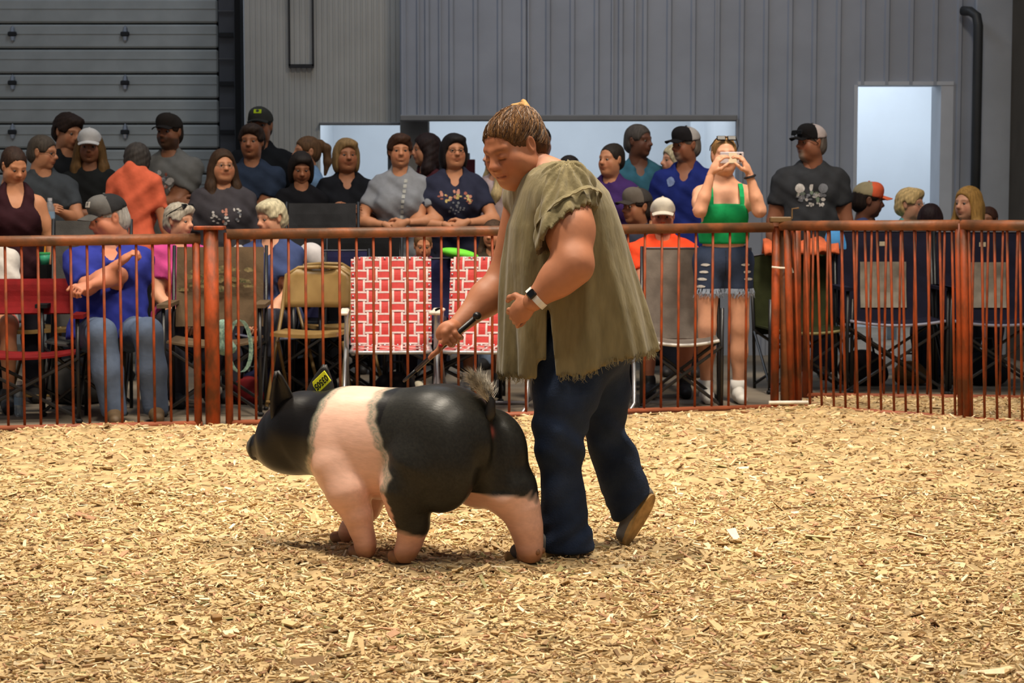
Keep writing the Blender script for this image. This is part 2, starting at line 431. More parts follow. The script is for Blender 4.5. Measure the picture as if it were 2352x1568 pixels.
def chips(n, ymin, ymax, smul):
    y = ymin + (ymax-ymin)*rs.rand(n*2); keep = rs.rand(n*2) < (y/ymax)**.35; y = y[keep][:n]; n = len(y)
    x = (rs.rand(n)*2-1)*(.315*y+.12); ok = y < edge_y(x)-.02; x, y = x[ok], y[ok]; n = len(x)
    L = .0108*np.exp(.42*rs.randn(n))*smul; Wd = L*(.12+.30*rs.rand(n)**2.2); T = .0016+.0016*rs.rand(n)
    yaw = rs.rand(n)*2*PI; pit = .24*rs.randn(n); rol = .55*rs.randn(n)
    c, s_ = np.cos(yaw), np.sin(yaw); cp, sp = np.cos(pit), np.sin(pit); cr, sr = np.cos(rol), np.sin(rol)
    ax = np.stack([c*cp, s_*cp, sp], -1); ay = np.stack([-s_*cr, c*cr, sr], -1)
    az = np.cross(ax, ay); az /= np.linalg.norm(az, axis=1, keepdims=True)
    C = np.stack([x, y, gh(x, y) + .002 + .008*rs.rand(n)**2], -1)
    tp = .45+.55*rs.rand(n)
    V = []
    for dz in (-1, 1):
        for dx, dy in ((-1,-1),(1,-1),(1,1),(-1,1)):
            w = np.where(dx > 0, tp, 1.0)
            V.append(C + ax*(dx*L)[:,None] + ay*(dy*Wd*w)[:,None] + az*(dz*T)[:,None])
    V = np.stack(V, 1).reshape(-1, 3); b = (np.arange(n)*8)[:,None]
    Q = np.concatenate([b+np.array(f)[None] for f in ((4,5,6,7),(0,1,5,4),(1,2,6,5),(2,3,7,6),(3,0,4,7))])
    pal = np.array([[.60,.425,.21],[.73,.555,.31],[.50,.335,.16],[.30,.18,.085],[.49,.27,.15],[.80,.66,.43],[.37,.32,.135]])
    col = pal[rs.choice(7, n, p=[.34,.22,.19,.09,.05,.08,.03])]*(.85+.3*rs.rand(n,1))
    return V, Q, np.repeat(col, 8, 0)
sets = [(BV, BQ, BC), chips(27000, 4.1, 6.2, 1.0), chips(23000, 6.0, 8.2, 1.1), chips(19000, 8.0, 12.3, 1.3), chips(500, 4.1, 8, 1.9)]
VV = []; QQ = []; CC = []; n0 = 0
for v, q, c in sets: VV.append(v); QQ.append(q+n0); CC.append(c); n0 += len(v)
M_chip = mat('wood_shavings', (255,255,255), .75, .06, 60, bump=.0, attr='Col', spec=.25)
o = link('wood_shavings', np_mesh('wood_shavings', np.concatenate(VV), np.concatenate(QQ), False, np.concatenate(CC)), M_chip)
tag(o, 'deep bed of pale straw coloured wood shavings covering the show ring floor', 'bedding', kind='stuff')

# ------------------------------------------------------------------ fence of orange painted, rusty pipe panels
M_or = mat('rusty_orange_paint', (158,66,24), .55, .1, 16, bump=.15, bscale=90, col2=(96,50,24), ramp=(.38,.62), stretch=(1,1,.45), spec=.3)
M_rust = mat('rusty_top_rail', (138,78,42), .5, .1, 7, bump=.15, bscale=60, col2=(88,58,36), ramp=(.40,.62))
def bar_mesh(r, n=8): return MB().tube([(0,0,0),(0,0,1)], r, n).mesh('bar', True)
bm_bar = bar_mesh(.0078); bm_post = bar_mesh(.022)
def put_bar(me, a, b, parent, m, name='bar'):
    a, b = Vector(a), Vector(b); o = link(name, me, m, parent); d = b-a
    o.location = a; o.rotation_euler = d.to_track_quat('Z', 'Y').to_euler(); o.scale = (1, 1, d.length); return o
def fence(label, a, b, za, zb_, bars, lean=(0,0), posts=(), rail=.030, bot=.014, m_rail=M_rust, brk=None):
    """a, b: ground ends of the panel; bars: fractions along it"""
    a, b = Vector((a[0], a[1], 0)), Vector((b[0], b[1], 0)); t = thing('fence_panel', label, 'fence', a, 0, None)
    D = b-a; ln = Vector((lean[0], lean[1], 0))
    top = lambda f: D*f + ln + Vector((0, 0, .03+za+(zb_-za)*f)); base = lambda f: D*f + Vector((0, 0, bot))
    obj('top_rail', MB().tube([top(0), top(.5), top(1)], rail, 12), m_rail, t, smooth=True)
    obj('bottom_rail', MB().tube([base(0), base(1)], .019, 8), mat('rusty_bottom_rail', (150,80,50), .6, .15, 10), t, smooth=True)
    for f in bars: put_bar(bm_bar, base(f)-Vector((0,0,.02)), top(f), t, M_or)
    for f in posts: put_bar(bm_post, base(f)-Vector((0,0,.03)), top(f)+Vector((0,0,.01)), t, M_or, 'post')
    return t
def fr_(px, a, b):                                        # fraction along a panel seen at picture column px
    r = ray(px, 700); ax, ay = a[0], a[1]; dx, dy = b[0]-a[0], b[1]-a[1]
    return (r.x*ay - r.y*ax)/(r.y*dx - r.x*dy)
L0 = P(-150, 700, 10.42); L1 = P(462, 700, 10.72)
fence('rusty orange pipe fence panel left of the thick gate post', L0, L1, 1.012, 1.025, [fr_(p, L0, L1) for p in np.arange(-99, 440, 37.6)], posts=[fr_(452, L0, L1)])
C0 = P(522, 700, 10.74); C1 = P(1772, 700, 11.56)
fence('long rusty orange pipe fence panel behind the pig and the woman', C0, C1, 1.048, 1.074, [fr_(p, C0, C1) for p in np.arange(547, 1745, 38.9)], posts=[fr_(524, C0, C1)])
gp = thing('gate_post', 'thick orange gate post with a flat top plate between the two left panels', 'post', P(486, 700, 10.72)*1)
gp.location = (gp.location.x, gp.location.y, 0)
obj('post', MB().tube([(0,0,0),(0,0,1.105)], .042, 12), M_or, gp, smooth=True)
obj('top_plate', MB().box((-.005,0,1.115), (.17,.10,.022), bev=.005), M_or, gp)
R0 = P(1808, 700, 11.62); R1 = P(2216, 700, 10.98)
ba = [1839,1864,1891,1919,1946,1974,2000,2028,2058,2085,2113,2143,2171,2199]
fence('orange pipe fence panel angled toward the camera right of the corner', R0, R1, 1.083, 1.098, [fr_(p, R0, R1) for p in ba], lean=(-.05,-.045), posts=[fr_(1822, R0, R1), fr_(2214, R0, R1)])
S0 = P(2222, 700, 10.94); S1 = P(2480, 700, 10.55)
fence('orange pipe fence panel running out of the right edge', S0, S1, 1.098, 1.100, [fr_(p, S0, S1) for p in np.arange(2238, 2480, 29)], lean=(-.05,-.045), posts=[fr_(2226, S0, S1)])
T0 = P(1850, 700, 12.25); T1 = P(2480, 700, 12.05)
fence('straight rear pipe fence panel behind the angled right panels', T0, T1, 1.07, 1.07, [fr_(p, T0, T1) for p in np.arange(1866, 2480, 33.4)], posts=[fr_(1852, T0, T1)])
cp_ = thing('corner_post', 'cluster of orange corner posts with a slide latch and pale tie', 'post', (C1.x+.03, C1.y+.04, 0))
for i, (dx, dy, r) in enumerate(((0,0,.026),(.075,.02,.036),(.145,.05,.030))):
    obj('post', MB().tube([(dx,dy,0),(dx-(.02 if i else 0),dy,1.11)], r, 10), M_or if i != 1 else M_rust, cp_, smooth=True)
obj('latch', MB().box((.02,-.03,1.15), (.13,.05,.035), bev=.006).tube([(.09,-.03,1.155),(.09,-.03,1.215),(.13,-.03,1.22)], .005, 6), mat('latch_steel', (110,84,52), .5, .1, 12), cp_)
obj('tie', MB().tube([(-.03,-.035,.865),(.02,-.045,.86),(.09,-.03,.858),(.10,-.03,.83)], .006, 6), mat('white_plastic', (222,214,200), .5), cp_)
rod = obj('ground_rod', MB().tube([(0,0,0),(.24,.02,.0)], .011, 8), mat('white_plastic', (222,214,200), .5), None, (C1.x-.02, C1.y-.07, .05))
tag(rod, 'short white rod lying on the ground at the fence corner post', 'rod')
# ------------------------------------------------------------------ heads, hair, hands (built once in a head / hand frame)
def Rx(a): c, s = math.cos(a), math.sin(a); return np.array([[1,0,0],[0,c,-s],[0,s,c]], np.float32)
def Ry(a): c, s = math.cos(a), math.sin(a); return np.array([[c,0,s],[0,1,0],[-s,0,c]], np.float32)
def Rz(a): c, s = math.cos(a), math.sin(a); return np.array([[c,-s,0],[s,c,0],[0,0,1]], np.float32)
def rad(d): return d*PI/180
_heads = {}
def head_vq(h=.006, closed=False, fat=0.0, male=False, old=False, mouth='neutral'):
    """face toward -y, origin in the middle of the head, 0.23 high; returns verts, quads, colour multipliers"""
    key = (h, closed, round(fat,2), male, old, mouth)
    if key in _heads: return _heads[key]
    f = fat; F = Field((-.11,-.14,-.21), (.11,.13,.13), h)
    F.ell((0,.012,.030), (.077,.096,.088), k=.03)
    F.ell((0,-.018,-.040), (.057+.013*f,.071,.078), k=.03)
    F.ell((0,-.055-.004*f,-.094), (.027+.013*f,.028,.022), k=.03)
    for s in (-1,1):
        F.ell((s*.037,-.050,-.030), (.024+.016*f,.026+.005*f,.028+.008*f), k=.025)
        F.ell((s*(.048+.006*f),-.014,-.064), (.014+.012*f,.040,.034), k=.035)
        F.cap((s*.010,-.083 if male else -.079,.022), (s*.046,-.070 if male else -.066,.024), .011, .010, k=.018)
        F.ell((s*.032,-.096,.001), (.019,.017,.013), k=.014, op='sub')
        if closed:
            F.ell((s*.032,-.0765,-.001), (.018,.014,.0125), k=.006)
            F.cap((s*.016,-.0895,-.009), (s*.046,-.082,-.008), .0022, k=.002, op='sub')
        else:
            F.cap((s*.018,-.083,.0095), (s*.046,-.076,.008), .005, .0045, k=.006)
            F.cap((s*.020,-.083,-.012), (s*.044,-.078,-.011), .004, .004, k=.006)
        F.ell((s*.012,-.094,-.030), (.010,.011,.009), k=.008)
        F.cap((s*.016,-.086,-.036),(s*.030,-.074,-.062), .0015, k=.006, op='sub')
        F.ell((s*.080,.014,-.004), (.011,.021,.032), R=Rz(s*.35) @ Ry(s*.12), k=.012)
        F.ell((s*.090,.008,-.002), (.006,.010,.018), R=Rz(s*.35), k=.008, op='sub')
    F.cap((0,-.082,.014), (0,-.105,-.024), .0105, .0130+.001*min(f,1), k=.014)
    F.ell((0,-.108,-.027), (.0125,.011,.0105), k=.012)
    F.ell((0,-.082,-.050), (.026,.014,.014), k=.02)
    wd = .031 if mouth == 'smile' else .0265
    F.ell((0,-.085,-.0575), (wd,.012,.0058), k=.010); F.ell((0,-.084,-.0690), (wd*.85,.012,.0068), k=.010)
    up = .007 if mouth == 'smile' else -.001
    for s in (-1,1): F.cap((0,-.100,-.0630), (s*wd*.85,-.089,-.0630+up), .0018, k=.004, op='sub')
    F.cap((0,-.08,-.080),(0,-.082,-.080), .004, k=.01, op='sub')
    F.cap((0,.018,-.06), (0,.030,-.205), .052+.006*f+(.006 if male else 0), .060+.008*f, k=.03)
    if f > .3: F.ell((0,-.020,-.105), (.045,.045,.022), k=.04)
    V, Q = F.verts(); V = relax(V, Q, 1, .35)
    x, y, z = V.T; M = np.ones((len(V),3)); front = y < -.06
    lip = np.exp(-((np.abs(x)/(wd*1.05))**4 + ((z+.063-up*(np.abs(x)/wd)**2)/.0125)**4))*front; M *= 1 - lip[:,None]*np.array([.12,.30,.28])
    lin_ = np.exp(-((np.abs(x)/wd)**6 + ((z+.063-up*(np.abs(x)/wd)**2)/.0028)**2))*front; M *= 1 - lin_[:,None]*np.array([.40,.48,.46])
    if mouth == 'smile':
        t = np.exp(-((np.abs(x)/(wd*.75))**4 + ((z+.0615-up*(np.abs(x)/wd)**2)/.004)**4))*front
        M = M*(1-t[:,None]) + t[:,None]*np.array([1.25,1.5,1.7])
    br = np.exp(-(((np.abs(x)-.031)/.021)**4 + ((z-.0245+.16*np.abs(np.abs(x)-.028))/.0052)**2))*front
    bc = np.array([.50,.56,.58]) if not closed else np.array([.40,.46,.48]); M *= 1 - br[:,None]*bc*(.6 if old else 1)
    ck = np.exp(-(((np.abs(x)-.045)/.028)**2 + ((z+.035)/.03)**2))*front; M *= 1 - ck[:,None]*np.array([0,.13,.12])
    ns = np.exp(-((x/.018)**2 + ((z+.026)/.012)**2))*(y < -.095); M *= 1 - ns[:,None]*np.array([0,.10,.10])
    if closed:
        ln = np.exp(-(((np.abs(x)-.032)/.0165)**6 + ((z+.0095-.0*np.abs(x))/.0038)**2))*(y < -.07); M *= 1 - ln[:,None]*np.array([.74,.80,.82])
        so = np.exp(-(((np.abs(x)-.032)/.017)**4 + ((z-.008)/.005)**2))*(y < -.06); M *= 1 - so[:,None]*np.array([.16,.22,.22])
    nst = np.exp(-(((np.abs(x)-.0085)/.0045)**2 + ((z+.0345)/.0035)**2))*(y < -.09); M *= 1 - nst[:,None]*.6
    _heads[key] = (V, Q, M); return _heads[key]

def hair_vq(style, h=.0090):
    key = ('hair', style, h)
    if key in _heads: return _heads[key]
    if style in ('long','pony','curly'): F = Field((-.16,-.14,-.40), (.16,.23,.16), h)
    else: F = Field((-.14,-.14,-.17), (.14,.17,.17), h)
    g = {'short':.010,'crop':.006,'balding':.006,'bob':.016,'long':.014,'pony':.008,'bun':.004,'pixie':.016,'curly':.016,'tousle':.017}[style]
    F.ell((0,.016,.032), (.079+g,.097+g,.088+g), k=.02)
    if style in ('short','crop','pixie','tousle','balding'):
        F.ell((0,.05,-.03), (.072+g*.6,.068+g,.07), k=.03)
        if style in ('pixie','tousle'):
            for s in (-1,1): F.ell((s*.066,.005,-.005), (.026,.055,.045), k=.03)
            F.ell((.012,-.055,.088), (.065,.045,.032), k=.03)
    if style in ('bob','long'):
        for s in (-1,1): F.ell((s*.072,.02,-.05), (.034,.066,.09), k=.04)
        F.ell((0,.07,-.05), (.085,.055,.09), k=.04)
        if style == 'bob': F.ell((.014,-.050,.085), (.066,.045,.032), k=.03)
    if style == 'long':
        for s in (-1,1):
            F.chain([(s*.075,.01,-.03),(s*.095,-.01,-.16),(s*.10,-.055,-.30),(s*.095,-.07,-.36)], [.042,.045,.042,.02], k=.03)
        F.chain([(0,.08,-.05),(0,.09,-.2),(0,.09,-.33)], [.07,.075,.05], k=.04)
    if style == 'curly':
        F.ell((0,.06,-.08), (.105,.07,.11), k=.04)
        for s in (-1,1): F.chain([(s*.075,.02,-.03),(s*.095,.0,-.15),(s*.09,-.02,-.25)], [.045,.05,.03], k=.03)
    if style == 'pony':
        F.ell((0,.05,-.02), (.075,.065,.07), k=.03); F.ell((0,.115,.07), (.028,.03,.028), k=.02)
        F.chain([(0,.12,.07),(.01,.165,.03),(.015,.17,-.08),(.01,.15,-.18)], [.024,.034,.032,.012], k=.02)
    if style == 'bun':
        F.ell((0,.062,-.015), (.082,.068,.074), k=.03); F.ell((0,.055,.055), (.074,.070,.072), k=.03)
    # face and neck opening
    fz = {'bob':-.030,'long':-.022,'pixie':-.040,'tousle':-.035,'bun':-.016}.get(style, -.030)
    F.ell((0,-.118,fz), (.092 if style in ('bob','long','curly') else .104,.092,.100), k=.012, op='sub')
    if style in ('bob','long','curly'):
        F.ell((0,-.085,-.08), (.068,.085,.11), k=.02, op='sub'); F.cap((0,-.02,-.12),(0,-.03,-.40), .058, k=.02, op='sub')
    else:
        for s in (-1,1):
            F.ell((s*.085,-.030,-.075), (.05,.058,.080 if style != 'bun' else .066), k=.012, op='sub'); F.ell((s*.088,.016,-.006 if style != 'bun' else -.026), (.018,.022,.034), k=.008, op='sub')
        if style != 'pony': F.plane((0,0,-.085 if style == 'bun' else -.070), (0,-.45,-.9))
    if style == 'balding': F.ell((0,-.02,.12), (.07,.10,.06), k=.02, op='sub'); F.ell((0,-.09,.06), (.09,.06,.07), k=.01, op='sub')
    V, Q = F.verts(); V = relax(V, Q, 1, .4)
    n = V - V.mean(0); n /= np.linalg.norm(n, axis=1, keepdims=True)+1e-6
    a = np.arctan2(V[:,0], V[:,1]+.02); st_ = .5*np.sin(a*23+V[:,2]*30) + .5*np.sin(a*41-V[:,2]*55+1)
    if style in ('tousle','curly','pixie'): st_ = st_ + .8*np.sin(V[:,2]*140+a*9)
    V = V + n*(.0016*st_)[:,None]
    M = (1 + .16*st_)[:,None]*np.ones((1,3)); _heads[key] = (V, Q, M); return _heads[key]

_hands = {}
def hand_vq(curl=.35, h=.005, spread=0.0):
    """left-like hand pointing +x, palm facing -z, thumb on +y"""
    key = (round(curl,2), h, spread)
    if key in _hands: return _hands[key]
    F = Field((-.03,-.06,-.10), (.20,.10,.05), h)
    F.ell((.045,0,0), (.050,.040,.0155), k=.01); F.cap((-.02,0,0), (.03,0,0), .024, .022, k=.02)
    for i, (y, L, r) in enumerate(((.029,.072,.0086),(.0095,.080,.0090),(-.010,.075,.0086),(-.028,.060,.0078))):
        a = 0; p = np.array([.083,y,.0]); yaw = spread*(1.5-i)*.12; pts = [p.copy()]
        for sg, fr in enumerate((.45,.32,.23)):
            a += curl*(.9 if sg == 0 else 1.0)
            p = p + L*fr*np.array([math.cos(a)*math.cos(yaw), math.sin(yaw)*math.cos(a), -math.sin(a)]); pts.append(p.copy())
        F.chain(pts, [r, r*.96, r*.9, r*.78], k=.004)
    F.chain([(.018,.026,-.006),(.045,.056,-.020),(.072,.066,-.028),(.094,.066,-.034-.01*curl)], [.014,.0115,.0098,.0085], k=.008)
    V, Q = F.verts(); V = relax(V, Q, 1, .3); _hands[key] = (V, Q); return _hands[key]

SKIN = {'fair':(212,154,122),'warm':(190,130,94),'tan':(150,98,68),'ruddy':(186,120,92),'brown':(140,88,62),'dark':(108,68,50),'olive':(190,134,98)}  # brown and dark have the shade of backlit faces put into the colour
M_skin = mat('skin', (255,255,255), .52, .03, 40, bump=.02, bscale=300, attr='Col', spec=.35)
M_hair = mat('hair', (255,255,255), .6, .16, 26, bump=.35, bscale=90, attr='Col', stretch=(2.5,2.5,.5), spec=.2)
M_eye = mat('eye_white', (120,110,102), .2, .02); M_iris = mat('iris', (46,32,24), .15, .02)
def lin3(c): return np.array(lin(c)[:3])
def join_vq(parts):
    V = []; Q = []; C = []; n = 0
    for v, q, c in parts: V.append(v); Q.append(q+n); C.append(np.broadcast_to(c, (len(v),3))); n += len(v)
    return np.concatenate(V), np.concatenate(Q), np.concatenate(C)
def ik(S, T, a, b, pole):
    S, T, pole = np.array(S, float), np.array(T, float), np.array(pole, float); d = T-S; L = np.linalg.norm(d); u = d/L
    L = min(L, (a+b)*.995); T = S+u*L; x = (a*a-b*b+L*L)/(2*L); hgt = math.sqrt(max(a*a-x*x, 0))
    p = pole-u*(pole@u); p /= np.linalg.norm(p)+1e-9
    return S+u*x+p*hgt, T
def frame(dir_, up):
    """columns x=dir, z~up"""
    x = np.array(dir_, float); x /= np.linalg.norm(x); z = np.array(up, float); z = z-x*(z@x); z /= np.linalg.norm(z)+1e-9; y = np.cross(z, x)
    return np.stack([x, y, z], 1)
# ------------------------------------------------------------------ the spotted belted pig
ZR = .03
def build_pig():
    A = rad(150); O = (-.406, 6.715)
    h = .0062; F = Field((-.56,-.24,-.03), (.72,.24,.66), h)
    F.ell((-.02,0,.395), (.37,.170,.190), k=.05); F.ell((-.20,0,.425), (.195,.172,.182), k=.06); F.ell((.17,0,.385), (.19,.172,.185), k=.06)
    F.ell((.06,0,.30), (.25,.14,.105), k=.06)
    F.chain([(.24,0,.405),(.40,0,.405),(.485,0,.378)], [.158,.136,.112], k=.05); F.chain([(.485,0,.376),(.535,0,.350),(.575,0,.338),(.618,0,.333)], [.110,.078,.052,.041], k=.018)
    F.ell((.455,0,.318), (.115,.092,.068), k=.05)
    F.ell((.623,0,.333), (.013,.047,.052), k=.012)
    F.cap((.600,-.05,.298),(.600,.05,.298), .004, k=.01, op='sub')
    for s in (-1,1):
        F.ell((.638,s*.017,.338), (.010,.008,.010), k=.006, op='sub'); F.ell((.515,s*.092,.385), (.016,.012,.010), k=.012, op='sub')
        F.ell((.47,s*.075,.345), (.07,.045,.06), k=.04)
    # hind legs
    F.ell((-.215,.090,.36), (.155,.105,.19), R=Ry(.25), k=.022)
    F.chain([(-.165,.105,.33),(-.125,.122,.25),(-.122,.116,.18),(-.138,.106,.125),(-.118,.100,.065),(-.098,.100,.022)], [.115,.090,.062,.048,.037,.041], k=.035)
    F.ell((-.305,-.088,.345), (.160,.100,.185), R=Ry(-.55), k=.022)
    F.chain([(-.34,-.095,.31),(-.405,-.10,.235),(-.445,-.105,.17),(-.462,-.112,.11),(-.468,-.120,.06),(-.470,-.122,.022)], [.115,.090,.060,.050,.040,.044], k=.035)
    # fore legs
    F.ell((.178,.118,.335), (.092,.074,.150), R=Ry(.12), k=.012)
    F.chain([(.165,.120,.31),(.115,.135,.225),(.085,.124,.145),(.075,.115,.09),(.064,.108,.05),(.068,.104,.02)], [.088,.076,.051,.040,.035,.039], k=.02)
    F.ell((.185,-.115,.335), (.105,.07,.14), k=.03)
    F.chain([(.185,-.115,.27),(.180,-.105,.19),(.195,-.098,.125),(.235,-.10,.075),(.270,-.10,.045),(.288,-.10,.018)], [.080,.058,.042,.036,.034,.034], k=.03)
    # ears: near one upright, far one with the tag
    F.put(lambda X, Y, Z: np.sqrt((Y+.002)**2+((X+.425)*.6)**2)-.016 + np.maximum(np.abs(Z-.36)-.12, 0), (-.50,-.03,.20), (-.34,.03,.50), .03, 'sub')             # cleft between the hams
    F.plane((0,0,-.012), (0,0,-1))
    V, Q = F.verts(); V = relax(V, Q, 2, .4)
    x, y, z = V.T; r2 = np.random.RandomState(5)
    nz = .010*np.sin(y*37+z*29) + .007*np.sin(z*71-y*53+1) + .004*np.sin(z*160+y*140+2)
    fF = np.interp(z, [.1,.25,.30,.36,.45,.52,.60], [.36,.32,.285,.252,.236,.222,.222]) + nz*.6
    fR = np.interp(z, [.10,.22,.30,.36,.42,.48,.54,.60], [-.09,-.085,-.088,-.060,-.030,-.004,.018,.034]) + nz*.8
    def sm(d, w): return np.clip(d/w+.5, 0, 1)
    legL = (y > 0) & (x < .02); legR = (y <= 0) & (x < -.02)
    front = sm(x-fF-.012, .010); rear = sm(fR-.012-x, .010)
    low = np.where(y > .0, sm(z-.105-.02*(x+.14)/.1+nz*.5, .018), sm(z-np.interp(x, [-.50,-.40,-.30,-.2], [.222,.225,.25,.235])+nz, .02)); rear = rear*low
    leg_front = (x > -.03) & (x < .36) & (z < .25); front = np.where(leg_front, 0, front)
    blk = np.maximum(front, rear)
    gF = np.exp(-((x-fF-.004)/.019)**4)*(z > .20)*(x > .12); gR = np.exp(-((x-fR-.002)/.021)**4)*(z > .24)*(x < .12)
    gR = np.maximum(gR, np.exp(-(((x+.065)/.028)**2+((z-.335)/.045)**2))*(y > .1)*.85)
    gL = np.exp(-((low-.5)/.45)**4)*(x < -.03)*(rear > .02)*.35
    gr = np.clip(np.maximum(np.maximum(gF, gR), gL)*(.72+.5*(r2.rand(len(V))-.35)), 0, 1)
    pink = lin3((228,182,160))[None]*np.ones((len(V),1)); red = lin3((206,148,124))
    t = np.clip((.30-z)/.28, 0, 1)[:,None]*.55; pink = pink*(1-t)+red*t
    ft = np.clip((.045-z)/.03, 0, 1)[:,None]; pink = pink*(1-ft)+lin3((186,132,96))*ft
    black = lin3((19,16,15)); grey = lin3((128,128,112))
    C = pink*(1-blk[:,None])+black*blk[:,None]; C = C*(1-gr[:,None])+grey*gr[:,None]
    sn = np.clip((x-.617)/.008, 0, 1)[:,None]; C = C*(1-sn)+lin3((92,90,82))*sn
    vu = np.exp(-(((z-.452)/.016)**2+(y/.010)**2))*(x < -.3); C = C*(1-vu[:,None])+lin3((150,76,66))*vu[:,None]
    m = mat('pig_coat', (255,255,255), .36, .05, 70, bump=.05, bscale=150, attr='Col', stretch=(.3,1,1), spec=.22)
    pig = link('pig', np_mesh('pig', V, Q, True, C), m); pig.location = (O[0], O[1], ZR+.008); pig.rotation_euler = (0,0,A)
    tag(pig, 'black show pig with a pink belt and pink feet walking left', 'pig')
    mh = mat('hoof_horn', (150,104,70), .5, .12, 30)
    for (fx, fy, d) in ((-.088,.100,.05),(-.478,-.122,.16),(.078,.104,.10),(.300,-.10,.06)):
        b = MB()
        for s in (-1,1): b.ell((fx+.016,fy+s*.0185,.010), (.036,.0175,.024), nu=10, nv=8)
        for s in (-1,1): b.ell((fx-.032,fy+s*.018,.030), (.012,.009,.012), nu=8, nv=5)
        obj('hoof', b, mh, pig, smooth=True)
    me = mat('dark_eye', (18,14,12), .12)
    for s in (-1,1): obj('eye', MB().ell((.518,s*.088,.386), (.011,.008,.009)), me, pig, smooth=True)
    mblk = mat('black_ear', (27,23,21), .5, .12, 40)
    def ear(base, tip, W, yaw, cup):
        base, tip = Vector(base), Vector(tip); n = Vector((-math.sin(yaw), math.cos(yaw), 0)); up = tip-base; sd = up.cross(n).normalized(); g = []
        for i in range(9):
            t_ = i/8; w = W*(1-t_**1.5)**.8*(.80+.5*t_*(1-t_))+.003
            g.append([base+up*t_+sd*(w*s)-n*(cup*(1-s*s)*(1-.5*t_)) + n*(.012*t_*t_) for s in (-1,-.6,-.2,.2,.6,1)])
        return obj('ear', MB().sheet(g, .012), mblk, pig, smooth=True)
    ear((.425,.075,.44), (.433,.125,.632), .056, .95, .030); ear((.388,-.070,.500), (.392,-.118,.640), .062, .50, .004)
    tl = obj('tail', MB().tube([(-.362,0,.488),(-.385,.002,.515),(-.388,.004,.555),(-.365,.006,.59),(-.335,.008,.607)], [.022,.019,.016,.014,.010], 10), mat('black_tail', (30,27,25), .5, .1, 40), pig, smooth=True)
    tv = MB(); r3 = random.Random(2)
    for i in range(1500):
        t_ = r3.random(); b0 = Vector((-.388+.065*t_, .004+r3.uniform(-.014,.014), .552+.062*t_))
        d = Vector((r3.uniform(-.15,.9), r3.uniform(-.55,.55), r3.uniform(.35,1.0))).normalized()*r3.uniform(.03,.085); sd = Vector((0,1,0)).cross(d).normalized()*.0009
        tv.add([b0-sd, b0+sd, b0+d*.6+sd*.6+Vector((-.004,0,.006)), b0+d*.6-sd*.6+Vector((-.004,0,.006)), b0+d+Vector((.004,0,-.004))], [(0,1,2,3),(3,2,4)])
    obj('tail_tuft', tv, mat('pale_bristle', (196,186,168), .5, .2, 50, col2=(120,112,98)), tl)['kind'] = 'stuff'
    # ear tag, lying on the far ear
    mw = pig.matrix_basis.inverted(); c = mw @ PP(738, 877, Vector((O[0], O[1], 0)) + Vector((math.cos(A),math.sin(A),0))*.385 + Vector((math.cos(A+PI/2),math.sin(A+PI/2),0))*(-.072), Vector((-math.sin(A), math.cos(A), 0)))
    tg = thing('ear_tag', None, None); tg.parent = pig
    # plate in the plane l = const; u along the writing (down-left in view), v = up of the letters
    # in the pig frame the viewer sees +x to the left
    an = rad(40); u = Vector((math.cos(an), 0, -math.sin(an))); n = Vector((0,1,0)); v = n.cross(u)
    R = Matrix((u, v, n)).transposed()
    tg.location = c; tg.rotation_euler = R.to_euler()
    bpy.data.objects.remove(tg)
    plate = obj('ear_tag', MB().box((0,0,0), (.078,.048,.003), bev=.0014), mat('yellow_tag', (236,232,40), .4, .02), pig)
    plate.location = c; plate.rotation_euler = R.to_euler(); plate['label'] = 'yellow ear tag numbered 03505'
    txt(plate, '03505', .034, (0,.001,.0022), mat('black_print', (16,16,14), .5), 'tag_number', sx=.82)
    return pig
def txt(parent, s, size, loc, m, name, sx=1.0, rot=None):
    cu = bpy.data.curves.new(name, 'FONT'); cu.body = s; cu.size = size; cu.align_x = 'CENTER'; cu.align_y = 'CENTER'; cu.extrude = .0004; cu.offset = size*.018
    t = bpy.data.objects.new(name, cu); COL.objects.link(t); dg = bpy.context.evaluated_depsgraph_get(); dg.update()
    me = bpy.data.meshes.new_from_object(t.evaluated_get(dg)); bpy.data.objects.remove(t); me.name = name; me.materials.clear()
    o = link(name, me, m, parent, loc); o.scale = (sx,1,1)
    if rot: o.rotation_euler = rot
    return o
PIG = build_pig()

